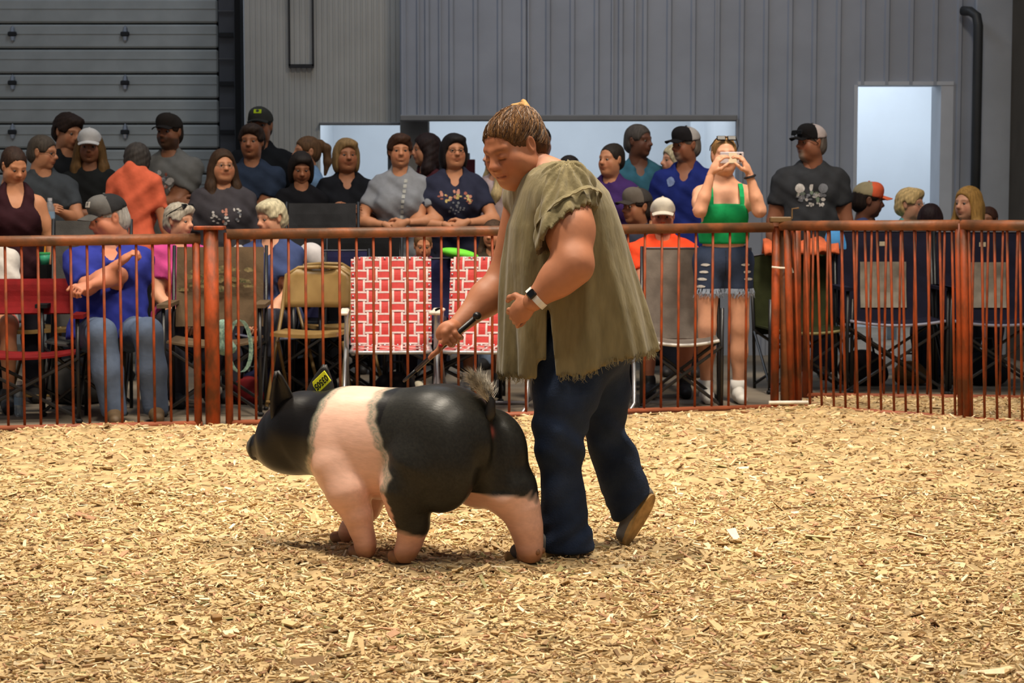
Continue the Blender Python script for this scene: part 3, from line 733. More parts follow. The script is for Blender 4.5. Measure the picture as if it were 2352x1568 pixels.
# ------------------------------------------------------------------ the handler in the olive tunic
def build_handler():
    Yh = 6.76; root = np.array([P(1310,1270,Yh).x, Yh, 0.0])
    q = lambda px, py, Y: np.array(P(px, py, Y)) - root
    skin = lin3((172,112,80))
    # head
    hs = 1.07; Rh = Rz(rad(-46)) @ Rx(rad(26)) @ Ry(rad(-5))
    Vh, Qh, Mh = head_vq(.0034, True, 1.35, False); Vh = Vh.copy(); Vh[:,2] = np.where(Vh[:,2] > .045, .045+(Vh[:,2]-.045)*.82, Vh[:,2])
    eye = q(1140, 361, 6.70); hc = eye - Rh @ (np.array([0,-.078,.0])*hs)
    Vhw = (Rh @ (Vh*hs).T).T + hc
    # arms
    F = Field((-.56,-.42,.42), (.40,.36,1.62), .0075)
    sN, eN, wN = q(1302,452,6.57), q(1316,608,6.43), q(1224,692,6.44)
    F.chain([sN, sN*.5+eN*.5, eN, eN*.62+wN*.38, wN], [.080,.079,.064,.056,.035], k=.04)
    sF, eF, wF = q(1205,455,6.95), q(1165,640,7.00), q(1046,752,6.86)
    F.chain([sF, eF, eF*.6+wF*.4, wF], [.07,.066,.058,.033], k=.04)
    F.chain([q(1330,680,6.78), q(1325,620,6.76), q(1285,480,6.76), q(1258,410,6.75)], [.09,.13,.13,.06], k=.08)
    F.cap(hc+Rh@np.array([0,.02,-.07])*hs, q(1272,425,6.75), .068, .085, k=.03)
    V, Q = F.verts(); V = relax(V, Q, 2, .4)
    parts = [(Vhw, Qh, skin*Mh*np.array([1,.95,.9])), (V, Q, skin)]
    # near hand, fingers folded against the belly
    hV, hQ = hand_vq(.95, .0042); d = q(1194,716,6.47)-wN; R = frame(d, (-.25,-1,.15)); m = hV*np.array([1,-1,1])*1.02
    parts.append(((R @ m.T).T + wN + .012*d/np.linalg.norm(d), hQ[:, ::-1], skin))
    # far hand closed round the stick
    sa, sb = q(1093,728,6.80), q(926,876,6.88); ax = (sb-sa)/np.linalg.norm(sb-sa); up = np.array([0,-1,0.]); up -= ax*(up@ax); up /= np.linalg.norm(up); sd = np.cross(ax, up)
    if sd[2] < 0: sd = -sd
    at = lambda t: sa + ax*t
    Fh = Field(at(.13)-np.array([.13]*3), at(.13)+np.array([.13]*3), .0038)
    pc = at(.118) + sd*.030 - up*.004
    Fh.ell(pc, (.046,.021,.034), R=np.stack([ax, up, sd], 1), k=.012); Fh.cap(wF, pc*.5+wF*.5, .030, .028, k=.02); Fh.cap(wF, pc, .029, .025, k=.02)
    tip = None
    for i in range(4):
        t0 = .090+.0205*i; r = .0205; pts = []
        rng = (75, 20, -40, -105, -160, -205) if i < 3 else (80, 40, -5, -50, -80, -100)
        for j, an in enumerate(rng):
            a = rad(an); pts.append(at(t0+.004*j*(1 if i == 3 else .3)) - up*(-math.cos(a)*r) + sd*math.sin(a)*r)
        if i == 3: pts = [pts[0], pts[1], at(t0+.03)+up*.019, at(t0+.055)+up*.018+sd*.002, at(t0+.072)+up*.015]
        Fh.chain(pts, [.0105,.0102,.0098,.0094,.0088,.0078][:len(pts)], k=.004); tip = pts[-1] if i == 3 else tip
    Fh.chain([pc-ax*.028+up*.012, pc-ax*.002+up*.024+sd*.002, at(.135)+up*.021+sd*.010, at(.160)+up*.020+sd*.006], [.017,.0125,.0108,.009], k=.008)
    V, Q = Fh.verts(); V = relax(V, Q, 1, .3); parts.append((V, Q, skin*np.array([1,.97,.95])))
    V, Q, C = join_vq(parts)
    me = np_mesh('person', V, Q, True, C); o = link('person', me, M_skin); o.location = root
    tag(o, 'woman in an olive tunic and flared jeans bending over the pig with a stick', 'person')
    nm = mat('red_nail', (176,30,36), .25)
    obj('fingernail', MB().ell(at(.160)+up*.028+sd*.008, (.008,.006,.008)), nm, o, smooth=True)
    # hair
    hV, hQ, hM = hair_vq('bun', .0042); n = len(hV)
    part = np.exp(-((hV[:,0]+.006)/.0048)**2)*(hV[:,1] < .03)*(hV[:,2] > .05)
    hv = hV*1.02; hv[:,2] = np.where(hv[:,2] > .045, .045+(hv[:,2]-.045)*.82, hv[:,2]); a = hv[:,1]*.0
    st2 = np.sin(hv[:,0]*160+hv[:,2]*90+np.sin(hv[:,1]*60)*2); hv = hv + (np.array([[0,0,1]])*(.0018*st2)[:,None])
    hcol = lin3((88,57,31))*hM*(1+.26*st2+.30*np.sin(hv[:,1]*47+hv[:,2]*38+hv[:,0]*25))[:,None]; hcol = hcol*(1-part[:,None])+lin3((226,170,132))*part[:,None]
    hair = link('hair', np_mesh('hair', (Rh @ (hv*hs).T).T + hc, hQ, True, hcol.clip(0,1)), M_hair, o)
    Fb = Field((-.05,.03,.06), (.06,.16,.19), .004)
    for i in range(9):
        an = i*2.1; Fb.cap((.026*math.cos(an), .098+.020*math.sin(an), .088+.006*(i%3)), (.022*math.cos(an+1.6), .100+.022*math.sin(an+1.6), .101+.006*(i%2)), .0145, .010, k=.004)
    bV, bQ = Fb.verts(); link('hair_bun', np_mesh('hair_bun', (Rh @ (bV*hs).T).T + hc, bQ, True, lin3((176,132,76))*np.ones((len(bV),3))), M_hair, hair)
    r4 = random.Random(4); st_ = MB()                                           # loose wisps lying on the hair, the ear and the neck
    for i in range(70):
        a0 = r4.uniform(-.6, 2.2); z_ = r4.uniform(-.03,.09); sgn = 1
        pts = []
        for j in range(5):
            a_ = a0+.16*j*r4.uniform(.6,1.2); zz_ = z_-.016*j+.004*math.sin(3*j+i); rr = 1.045+.012*j*r4.random()+.01*math.sin(i)
            k_ = math.sqrt(max(.05, 1-((zz_-.03)/.098)**2)); pts.append(Rh@(np.array([.086*k_*math.cos(a_)*rr, .018+.104*k_*math.sin(a_)*rr, zz_])*hs)+hc)
        st_.tube(pts, [.0005,.0007,.0006,.0005,.0002], 3)
    hbv = BVHTree.FromPolygons([Vector(p_) for p_ in hv], [tuple(int(x_) for x_ in f_) for f_ in hQ])
    hl = np.array([(0,-.93,.42),(.45,-.88,.30),(.80,-.62,-.06),(.97,-.12,-.18),(.92,.25,-.46),(.60,.68,-.66),(.10,.86,-.70)]); hl /= np.linalg.norm(hl, axis=1, keepdims=True); bd = np.array([0,.76,.65])
    for nm_, cc_, cnt_ in (('gold',(142,100,54),330),('brown',(102,68,38),380),('dark',(58,37,22),330)):
        sb_ = MB()
        for i in range(cnt_):
            t_ = r4.uniform(0, 5.99); a_ = int(t_); sg_ = r4.choice((-1,1,1)); d0 = hl[a_]*(1-t_+a_)+hl[a_+1]*(t_-a_); d0 = d0*np.array([sg_,1,1])+np.array([-.05,0,0]); e_ = bd+np.array([r4.gauss(0,.13),r4.gauss(0,.10),r4.gauss(0,.10)]); pts = []
            ph_ = r4.uniform(0,6); lift = r4.uniform(1.012,1.05)
            for j in range(10):
                u_ = r4.uniform(.0,.03)*(j == 0)+j/9*.96; d_ = d0*(1-u_)+e_*u_+np.array([.07*math.sin(ph_+5*u_),.05*math.cos(ph_+6*u_),.06*math.sin(ph_*2+5*u_)])*math.sin(PI*u_); d_ /= np.linalg.norm(d_); o3 = Vector((0,.016,.032)); h3 = hbv.ray_cast(o3+Vector(d_)*.4, -Vector(d_))
                if h3[0] is not None: pts.append(Rh@(np.array(h3[0]+Vector(d_)*(.0002+.004*(lift-1.01)/.04*math.sin(PI*min(1,u_*1.1))))*hs)+hc)
            if len(pts) < 6: continue
            sb_.tube(pts, [.0006]+[.0011]*(len(pts)-2)+[.0005], 3)
        obj('hair_strands', sb_, mat('hair_strand_'+nm_, cc_, .5, .1, 30), hair)['kind'] = 'stuff'
    # tunic: hanging cloth body, hollow, open at the hem and slit at the near side
    rows = np.array([(372,1250,1318),(400,1218,1362),(440,1190,1400),(480,1176,1416),(520,1163,1428),(600,1154,1449),(700,1150,1479),(800,1148,1503),(880,1146,1514)], float)
    zz = np.array([q(1300,r[0],Yh)[2] for r in rows]); xl = np.array([q(r[1],r[0],Yh)[0] for r in rows]); xr = np.array([q(r[2],r[0],Yh)[0] for r in rows])
    bb = np.array([.10,.17,.205,.22,.225,.225,.225,.23,.235]); o_ = np.argsort(zz); zz, xl, xr, bb = zz[o_], xl[o_], xr[o_], bb[o_]
    hF = q(1190,868,6.6)[2]; hB = q(1300,862,6.55)[2]; hE = q(1500,806,6.75)[2]
    x1 = q(1240,868,6.58)[0]; xs0 = q(1250,800,6.56)[0]; xs1 = q(1274,860,6.55)[0]; zs = q(1262,712,6.53)[2]; xB = q(1500,800,6.75)[0]
    Ft = Field((-.30,-.30,.55), (.36,.30,1.52), .0074)
    def body(X, Y, Z):
        zc = Z[0,0]; cx = np.interp(zc, zz, (xl+xr)/2); a_ = np.interp(zc, zz, (xr-xl)/2); b_ = np.interp(zc, zz, bb)
        u = (X-cx)/a_; w = Y/b_; th = np.arctan2(w, u); t = np.clip((1.28-Z)/.6, 0, 1)
        fold = (.044*np.sin(th*9+2.2*Z+1) + .040*np.sin(th*15-3*Z) + .018*np.sin(th*25+4*Z+2))*t*.9 + .012*np.sin(th*6+Z*14)*(1-t)
        fold = fold*(.55+.45*np.cos(th)**2+.25*(np.cos(th) < -.2))
        p = 2.3; r = (np.abs(u)**p+np.abs(w)**p)**(1/p)
        return (r-1-fold)*np.minimum(a_, b_)*.9
    lo = (-.30,-.30,.56); hi = (.36,.30,q(1300,376,Yh)[2]+.03)
    Ft.put(body, lo, hi, .03)
    Ft.plane((0,0,q(1300,380,Yh)[2]), (-.35,0,1.0))
    Ft.cap(sN+np.array([-.01,.02,-.01]), q(1262,415,6.75), .098, .085, k=.06); Ft.cap(sF, q(1250,415,6.76), .082, .08, k=.06)
    Fo = Ft.F.copy(); Ft.F = np.maximum(Ft.F, -(Ft.F+.017))
    sl, X, Y, Z = Ft.blk([-9]*3, [9]*3); rj = np.random.RandomState(8)
    def hem(X, Y):
        th = np.arctan2(Y, X); z = np.interp(X, [xs1-.02, xs1+.10, xB-.16, xB], [hB-.004, hB, hB+.045, hE]); z = np.where(X < xs1-.02, np.where((X > x1-.008), q(1240,828,6.56)[2], hF), z)
        return z + .004*np.sin(th*97) + .004*np.sin(th*151+1) + .002*np.sin(th*37)
    Ft.F = np.maximum(Ft.F, hem(X, Y)-Z)
    slit = np.maximum(np.maximum(xs0+(.014)-X+(.0)*(Z), X-(xs1+.002)), np.maximum(Z-zs-.0, Y+.05)); wdg = np.maximum(np.maximum((xs0+.010-(zs-Z)*.012)-X, X-(xs0+.018+(zs-Z)*.10)), np.maximum(Z-zs, Y+.05))
    Ft.F = np.maximum(Ft.F, -wdg)
    Ft.cap(hc+Rh@np.array([0,.022,-.06])*hs, q(1268,405,6.75), .084, .094, k=.006, op='sub')
    V, Q = Ft.verts(); V = relax(V, Q, 1, .35)
    mt = mat('olive_crinkle_cotton', (124,112,80), .9, .14, 18, bump=.35, bscale=42, stretch=(1.6,1.6,.38), spec=.1, sheen=.15, col2=(104,94,66))
    link('tunic', np_mesh('tunic', V, Q), mt, o)
    # near sleeve, wide and ragged
    Fs = Field(sN-np.array([.22]*3), sN+np.array([.22]*3), .0052); e0 = sN*.36+eN*.64; ua = (e0-sN)/np.linalg.norm(e0-sN)
    Fs.cap(sN+np.array([.0,.03,.025]), e0+np.array([-.012,0,0]), .098, .108, k=.02)
    sl, X, Y, Z = Fs.blk([-9]*3, [9]*3); an = np.arctan2(Y-sN[1], X-sN[0])
    Fs.F = Fs.F + .006*np.sin(an*9+Z*30) + .003*np.sin(an*17-Z*50)
    Fs.F = np.maximum(Fs.F, -(Fs.F+.017)); pe = sN+ua*.118; nn = ua + np.array([.75,0,0])
    Fs.F = np.maximum(Fs.F, (X-pe[0])*nn[0]+(Y-pe[1])*nn[1]+(Z-pe[2])*nn[2] + .006*np.sin(an*31)+.004*np.sin(an*57))
    V, Q = Fs.verts(); V = relax(V, Q, 1, .35); sv = link('sleeve', np_mesh('sleeve', V, Q), mt, o)
    fl = MB(); pe2 = sN+ua*.062                                                # raw-edged seam ruffle across the sleeve
    ring = []
    Rf = frame(ua, (0,0,1))
    for j in range(64):
        a = 2*PI*j/64; rr = .1085+.004*math.sin(7*a); c = pe2-ua*(.55*rr*(Rf[0,1]*math.cos(a)+Rf[0,2]*math.sin(a)))+Rf[:,1]*math.cos(a)*rr+Rf[:,2]*math.sin(a)*rr+np.array([0,.01,.01])
        ring.append([c, c+ua*(.016+.005*math.sin(23*a)+.003*math.sin(41*a))+(Rf[:,1]*math.cos(a)+Rf[:,2]*math.sin(a))*.007])
    ring.append(ring[0]); fl.sheet(ring, .003); obj('ruffle', fl, mt, sv)
    fg = MB(); r5 = random.Random(6)                                            # frayed threads along the hem
    for i in range(700):
        th = r5.uniform(-PI, PI); u_, w_ = math.cos(th), math.sin(th); z0 = .62
        for _ in range(3):
            cx = np.interp(z0, zz, (xl+xr)/2); a_ = np.interp(z0, zz, (xr-xl)/2); b_ = np.interp(z0, zz, bb); k = (abs(u_)**2.3+abs(w_)**2.3)**(-1/2.3)
            x = cx+a_*u_*k; y = b_*w_*k; z0 = float(hem(np.float64(x), np.float64(y)))
        if x1-.02 < x < xs1+.012 and y < -.04: continue
        fg.tube([(x,y,z0+.012),(x+r5.uniform(-.005,.005),y+r5.uniform(-.004,.004),z0-.006),(x+r5.uniform(-.010,.010),y-.002,z0-r5.uniform(.008,.018))], [.0012,.0009,.0004], 3)
    obj('frayed_hem', fg, mat('raw_olive_thread', (128,116,84), .9), o)['kind'] = 'stuff'
    # jeans
    Fj = Field((-.20,-.26,-.01), (.36,.42,.86), .0085)
    hN, kN, aN = q(1318,800,6.68), q(1283,1005,6.66), q(1302,1255,6.72); hR, kR, aR = q(1372,820,6.86), q(1382,965,6.90), q(1446,1150,7.00)
    Fj.ell((hN+hR)/2+np.array([.0,0,.03]), (.155,.19,.15), k=.06)
    Fj.chain([hN, hN*.5+kN*.5, kN, kN*.55+aN*.45], [.125,.108,.078,.072], k=.06); Fj.chain([kN*.55+aN*.45, aN], [.072,.097], k=.03)
    Fj.chain([hR, hR*.5+kR*.5, kR], [.118,.100,.078], k=.06); Fj.chain([kR, kR*.45+aR*.55, aR], [.076,.080,.088], k=.03)
    sl, X, Y, Z = Fj.blk([-9]*3, [9]*3)
    Fj.F = Fj.F + .0060*np.sin(Z*62+X*38+Y*24)*np.exp(-((Z-kN[2])/.11)**2) + .0035*np.sin(Z*36-X*48+Y*12) + .0045*np.sin(Z*80-X*60)*np.exp(-((Z-.12)/.07)**2)
    hz = q(1310,1272,6.72)[2]; near = (X < q(1395,1240,6.7)[0]) | (Z > .30)
    Fj.F = np.maximum(Fj.F, np.where(near, (hz+.012+.10*np.maximum(X+.04, -.2)*0-Z), -1))
    dl = (aR-kR)/np.linalg.norm(aR-kR); pe = q(1453,1172,7.0); nrm = np.array([.70,-.12,-.70])
    Fj.F = np.maximum(Fj.F, np.where(X > q(1398,1240,6.9)[0]-.0, (X-pe[0])*nrm[0]+(Y-pe[1])*nrm[1]+(Z-pe[2])*nrm[2], -1))
    V, Q = Fj.verts(); V = relax(V, Q, 2, .35)
    mj = mat('dark_blue_denim', (43,55,78), .85, .22, 7, bump=.3, bscale=170, col2=(25,35,54), spec=.15, ramp=(.3,.7))
    link('jeans', np_mesh('jeans', V, Q), mj, o)
    # boots
    Fb = Field((-.32,-.30,-.03), (.12,.10,.16), .006); t0 = q(1168,1262,6.64); h0 = q(1320,1258,6.74)
    Fb.chain([(t0[0]+.03,t0[1],.045+ZR-.02),(t0[0]*.5+h0[0]*.5,(t0[1]+h0[1])/2,.062+ZR-.02),(h0[0],h0[1],.05+ZR)], [.026,.032,.030], k=.03); Fb.plane((0,0,ZR-.005), (0,0,-1))
    V, Q = Fb.verts(); b1 = link('boot', np_mesh('boot', V, Q), mat('grey_suede', (104,98,92), .8, .1, 30), o)
    so = MB(); so.tube([(t0[0]-.008,t0[1],ZR+.004),(t0[0]*.5+h0[0]*.5,(t0[1]+h0[1])/2,ZR+.004),(h0[0]+.03,h0[1],ZR+.004)], [.018,.034,.034], 10)
    tan_ = mat('tan_sole', (178,140,84), .75, .14, 30, bump=.1, bscale=90, col2=(140,108,60)); obj('sole', so, tan_, b1, smooth=True)
    # rear boot stands on its toe with the sole turned to the viewer's right
    toe, heel = q(1438,1246,6.94), q(1498,1140,6.98); ud = heel-toe; Ls = np.linalg.norm(ud); nrm = np.array([.72,-.62,-.30]); Rf = frame(ud, nrm)
    F2 = Field((toe+heel)/2-np.array([.18]*3), (toe+heel)/2+np.array([.18]*3), .006)
    c2 = (toe+heel)/2 - Rf[:,2]*.030
    F2.chain([toe+ud*.12-Rf[:,2]*.026, c2, heel-ud*.10-Rf[:,2]*.040], [.030,.036,.040], k=.03); F2.cap(heel-ud*.12-Rf[:,2]*.04, aR+dl*.0, .045, .05, k=.03)
    pn = Rf[:,2]; F2.plane(toe-Rf[:,2]*.004, pn); V, Q = F2.verts(); b2 = link('boot', np_mesh('boot', V, Q), mat('grey_suede', (104,98,92)), o)
    s2 = MB(); outl = []
    for j in range(28):
        a = 2*PI*j/28; l = .5-.5*math.cos(a); w = .040*math.sin(a)*(1-.10*math.sin(l*PI*1.0)+.12*math.cos(l*PI)*-1)
        outl.append(toe+ud*(l*1.10-.05)+Rf[:,1]*w)
    k = len(outl); vs = [p+Rf[:,2]*.006 for p in outl]+[p-Rf[:,2]*.010 for p in outl]; s2.add(vs, [tuple(range(k)), tuple(range(k,2*k))[::-1]]+[(i,k+i,k+(i+1)%k,(i+1)%k) for i in range(k)])
    obj('sole', s2, tan_, b2)
    # watch
    wd = (wN-eN)/np.linalg.norm(wN-eN); wc = wN-wd*.016; Rw = frame(wd, (-.3,-1,.55)); wb_ = MB()
    pts = [wc+Rw[:,1]*math.cos(a)*.041+Rw[:,2]*math.sin(a)*.041 for a in np.linspace(0, 2*PI, 21)[:-1]]
    for i in range(20):
        a, b = pts[i], pts[(i+1)%20]
        for p in (a, b): pass
    g = [[p-wd*.011, p+wd*.011] for p in pts+[pts[0]]]; wb_.sheet(g, .0035)
    wt = obj('watch', wb_, mat('white_watch_band', (226,222,216), .5), o)
    obj('watch_face', MB().box(wc+Rw[:,2]*.044, (.030,.031,.010), R=Matrix(Rw.tolist()), bev=.004), mat('black_glass', (16,16,18), .1), wt)
    # show stick, held: a thing of its own
    sk = thing('show_stick', 'thin black show stick with a knobbed handle in the woman\'s right hand', 'stick', root)
    obj('handle', MB().tube([sa, sa+ax*.30], [.0098,.0085], 10), mat('black_rubber', (20,18,18), .35, .05), sk, smooth=True)
    obj('knob', MB().ell(sa-ax*.006, (.016,.016,.015)), mat('black_rubber', (20,18,18)), sk, smooth=True)
    obj('shaft', MB().tube([sa+ax*.28, sa+ax*.36, sb], [.0068,.0055,.0035], 8), mat('black_shaft', (26,25,24), .4), sk, smooth=True)
    return o
build_handler()
# ------------------------------------------------------------------ seats behind the fence (each faces -y, base on the ground at its own origin)
def fab(name, col, **k): return mat('fabric_'+name, col, .85, .14, 10, bump=.15, bscale=140, spec=.15, **k)
M_tube = mat('black_tube', (30,29,30), .35, .08, 10); M_silver = mat('silver_tube', (176,176,178), .3, .06, 10, metal=.6)
M_wtube = mat('white_tube', (205,204,204), .4, .05, 10); M_tan = mat('tan_metal', (150,122,74), .35, .08, 6, col2=(128,100,58))
def back_grid(w, z0, z1, y0, y1, sag=.03, top=None, n=9, m=7):
    g = []
    for i in range(m):
        t = i/(m-1); row = []
        for j in range(n):
            s = 2*j/(n-1)-1; tz = z1 + (top(s) if top else 0)
            row.append(Vector((s*w/2, y0+(y1-y0)*t+sag*(1-s*s)*math.sin(PI*min(1, t+.25)), z0+(tz-z0)*t)))
        g.append(row)
    return g
def seat_grid(w, y0, y1, z, sag=.03, n=7, m=6):
    return [[Vector((( 2*j/(n-1)-1)*w/2, y0+(y1-y0)*i/(m-1), z-sag*(1-(2*j/(n-1)-1)**2))) for j in range(n)] for i in range(m)]
def camp_chair(label, px, Y, rz, fabric, w=.56, seat=.42, top=.88, group=None, cup=None, back_low=None, piping=None, panel=None, tubem=None, logo=False, xleg=True, arms=True, d=.46, top_fn=None):
    p = P(px, 447, Y); t = thing('camp_chair', label, 'chair', (p.x, Y, 0), rz, group); tm = tubem or M_tube
    obj('seat', MB().sheet(seat_grid(w, -d/2, d/2, seat), .012), fabric, t, smooth=False)
    bg = back_grid(w, back_low or seat+.06, top, d/2-.02, d/2+.10, .04, top_fn); b = obj('backrest', MB().sheet(bg, .012), fabric, t)
    if panel: obj('mesh_panel', MB().sheet([[p_+Vector((0,-.012,0)) for p_ in r[2:7]] for r in bg[1:5]], .006), panel, b)
    if piping:
        obj('piping', MB().tube([(x, -d/2-.006+.0*x, seat-.03*(1-(2*x/w)**2)+.004) for x in np.linspace(-w/2, w/2, 11)], .010, 6), piping, t, smooth=True)
        obj('piping', MB().tube([q+Vector((0,-.008,0)) for q in bg[-1]], .005, 6), mat('grey_edge', (96,96,104), .6), b, smooth=True)
    if logo: obj('emblem', MB().box((0,d/2+.075,top-.085), (.045,.004,.03), bev=.0015), mat('pale_emblem', (190,176,150), .7), b)
    for s in (-1,1):
        x = s*(w/2+.015)
        obj('rear_post', MB().tube([(x,d/2-.06,0.0),(x,d/2-.02,seat),(x,d/2+.10,top+.01)], .011, 8), tm, t, smooth=True)
        obj('front_leg', MB().tube([(x,-d/2,0.0),(x,-d/2,seat+.20)], .012, 8), tm, t, smooth=True)
        if arms: 
            a = obj('armrest', MB().sheet([[Vector((x-s*.035,y,seat+.21)),Vector((x+s*.035,y,seat+.21))] for y in np.linspace(-d/2-.03, d/2+.02, 5)], .022), fabric if not cup else cup, t)
        obj('side_brace', MB().tube([(x,-d/2,.06),(x,d/2-.04,seat-.04)], .009, 6), tm, t)
        obj('foot', MB().ell((x,-d/2,.014), (.022,.03,.014), nu=8, nv=5), M_blk, t)
        if xleg: obj('cross_leg', MB().tube([(-x,-d/2-.01*s,.03),(x,-d/2-.01*s,seat-.03)], .010, 6), tm, t)
        if xleg: obj('cross_leg', MB().tube([(-x,d/2-.05-.01*s,.03),(x,d/2-.05-.01*s,seat-.03)], .010, 6), tm, t)
    return t
def folding_chair(label, px, Y, rz, m=None, group='tan metal folding chairs', s=1.0):
    p = P(px, 447, Y); t = thing('folding_chair', label, 'chair', (p.x, Y, 0), rz, group); m = m or M_tan
    w = .43; g = []
    for i in range(7):
        u = i/6; ww = w/2*(1 if u < .55 else math.sqrt(max(.0, 1-((u-.55)/.47)**2))*.5+.5)
        g.append([Vector((sx*ww, .17+.05*u-.035*(1-sx*sx)*-1, .60+.235*u)) for sx in np.linspace(-1, 1, 9)])
    obj('backrest', MB().sheet(g, .010), m, t, smooth=True)
    sb = MB(); sg = [[Vector((sx*(.20 if y > 0 else .205), y, .445+.012*sx*sx)) for sx in np.linspace(-1,1,7)] for y in np.linspace(-.21,.17,5)]
    sb.sheet(sg, .022); obj('seat', sb, m, t, smooth=False)
    for sx in (-1,1):
        obj('frame', MB().tube([(sx*.225,-.25,0),(sx*.222,-.05,.30),(sx*.22,.16,.58),(sx*.205,.22,.80),(sx*.13,.235,.845),(0,.235,.85)], .012, 8), m, t, smooth=True)
        obj('rear_leg', MB().tube([(sx*.20,.26,0),(sx*.205,-.02,.40)], .011, 8), m, t, smooth=True)
        obj('foot', MB().ell((sx*.225,-.25,.012), (.016,.02,.012), nu=8, nv=5), M_blk, t)
    obj('front_rail', MB().tube([(-.225,-.24,.05),(.225,-.24,.05)], .008, 6), m, t)
    return t
M_red = mat('red_webbing', (190,54,50), .6, .06, 60, bump=.1, bscale=300); M_web = mat('white_webbing', (206,192,188), .6, .05, 60)
def web_strap(pts, side, w, m, stripe, t, name='strap'):
    """a flat woven strap, red with two raised white bands"""
    side = Vector(side); g = [[Vector(p)+side*(w/2*s) for s in (-1,1)] for p in pts]; o = obj(name, MB().sheet(g, .003), m, t)
    b = MB()
    nrm = (Vector(pts[-1])-Vector(pts[0])).cross(side).normalized()
    if nrm.y > 0: nrm = -nrm
    for s in (-1,1): b.sheet([[Vector(p)+side*(w*.39*s-w*.085)+nrm*.0022, Vector(p)+side*(w*.39*s+w*.085)+nrm*.0022] for p in pts], .002)
    obj('band', b, stripe, o); return o
def lawn_chair(label, px, Y, rz, group='red and white webbed lawn chairs', web=True):
    p = P(px, 447, Y); t = thing('lawn_chair', label, 'chair', (p.x, Y, 0), rz, group)
    w = .47; z0, z1, y0, y1 = .37, .905, .20, .36; n = 6; m = 8
    B = lambda u, v: Vector(((u-.5)*w, y0+(y1-y0)*v, z0+(z1-z0)*v)); nn = Vector((0,-(z1-z0),(y1-y0))).normalized()
    obj('back_frame', MB().tube([B(0,-.1)+nn*-.004,B(0,.5),B(0,.92),B(.03,.985),B(.10,1.0),B(.9,1.0),B(.97,.985),B(1,.92),B(1,.5),B(1,-.1)], .011, 8), M_wtube if web else M_silver, t, smooth=True)
    if web:
        cols = [.085+.166*i for i in range(n)]; rows = [.07+.123*j for j in range(m)]
        for i, u in enumerate(cols):
            pts = []
            for k in range(4*m+3):
                v = -.0+1.01*k/(4*m+2); off = .013+.004*math.cos((v-rows[0])/.123*PI)*(1 if i % 2 else -1); pts.append(B(u, v)+nn*off)
            web_strap(pts, (1,0,0), .070, M_red, M_web, t)
        ax = (B(0,1)-B(0,0)).normalized()
        for j, v in enumerate(rows):
            pts = []
            for k in range(4*n+3):
                u = -.028+1.056*k/(4*n+2); off = .013+.004*math.cos((u-cols[0])/.166*PI)*(1 if j % 2 == 0 else -1); pts.append(B(u, v)+nn*off)
            web_strap(pts, ax, .064, M_red, M_web, t)
        riv = MB().ell((0,0,0), (.007,.005,.007), nu=8, nv=5).mesh('rivet', True)
        for u in cols:
            for v in (.005,.992): link('rivet', riv, M_chrome, t, B(u,v)+nn*.022)
        for v in rows:
            for u in (.0,1.0): link('rivet', riv, M_chrome, t, B(u,v)+nn*.022)
        for i, u in enumerate(cols): web_strap([((u-.5)*w,-.27+.094*k,.375+.003*(-1)**(k+i)) for k in range(6)], (1,0,0), .062, M_red, M_web, t, 'seat_strap')
        for j in range(4): web_strap([((k/6-.5)*w,-.21+.115*j,.375+.003*(-1)**(k+j)) for k in range(7)], (0,1,0), .058, M_red, M_web, t, 'seat_strap')
    obj('seat_frame', MB().tube([(-w/2,.22,.37),(-w/2,-.25,.372),(-w/2+.05,-.29,.372),(w/2-.05,-.29,.372),(w/2,-.25,.372),(w/2,.22,.37)], .011, 8), M_silver, t, smooth=True)
    for s in (-1,1):
        x = s*(w/2+.035); obj('armrest', MB().box((x+.01*s,-.06,.60), (.052,.38,.022), bev=.008), mat('white_arm', (222,212,196), .5, .04), t)
    obj('front_leg', MB().tube([(-w/2-.035,.10,.59),(-w/2-.045,-.26,.05),(-w/2-.02,-.30,.012),(-w/2+.05,-.305,.012),(w/2-.05,-.305,.012),(w/2+.02,-.30,.012),(w/2+.045,-.26,.05),(w/2+.035,.10,.59)], .0115, 8), M_silver if web else M_wtube, t, smooth=True)
    obj('rear_leg', MB().tube([(-w/2-.03,-.22,.59),(-w/2-.035,.26,.05),(-w/2+.01,.30,.012),(w/2-.01,.30,.012),(w/2+.035,.26,.05),(w/2+.03,-.22,.59)], .0115, 8), M_silver if web else M_wtube, t, smooth=True)
    return t
G_camp = 'camp chairs set out behind the fence'
red = fab('red', (120,22,24)); grey = fab('grey', (74,72,70)); brown = fab('brown', (98,80,60)); navy = fab('navy', (30,30,62)); dnavy = fab('dark_navy', (28,27,44)); green = fab('dark_green', (46,50,26)); char = fab('charcoal', (46,46,48)); blk = fab('black', (22,22,24)); taupe = fab('taupe', (112,102,94))
camp_chair('empty red camp chair with crossed legs behind the left fence panel', 50, 11.05, .12, red, w=.62, seat=.40, top=.80, group=G_camp, back_low=.60, xleg=True)
camp_chair('tall grey backed camp chair under the man in the blue polo shirt', 196, 11.45, .10, grey, w=.44, seat=.44, top=1.14, group=G_camp, cup=fab('black', (22,22,24)))
brc = camp_chair('brown camouflage director chair beside the thick gate post', 492, 11.42, .05, brown, w=.53, seat=.44, top=.98, group=G_camp, back_low=.50)
camo = MB(); rr = random.Random(9)
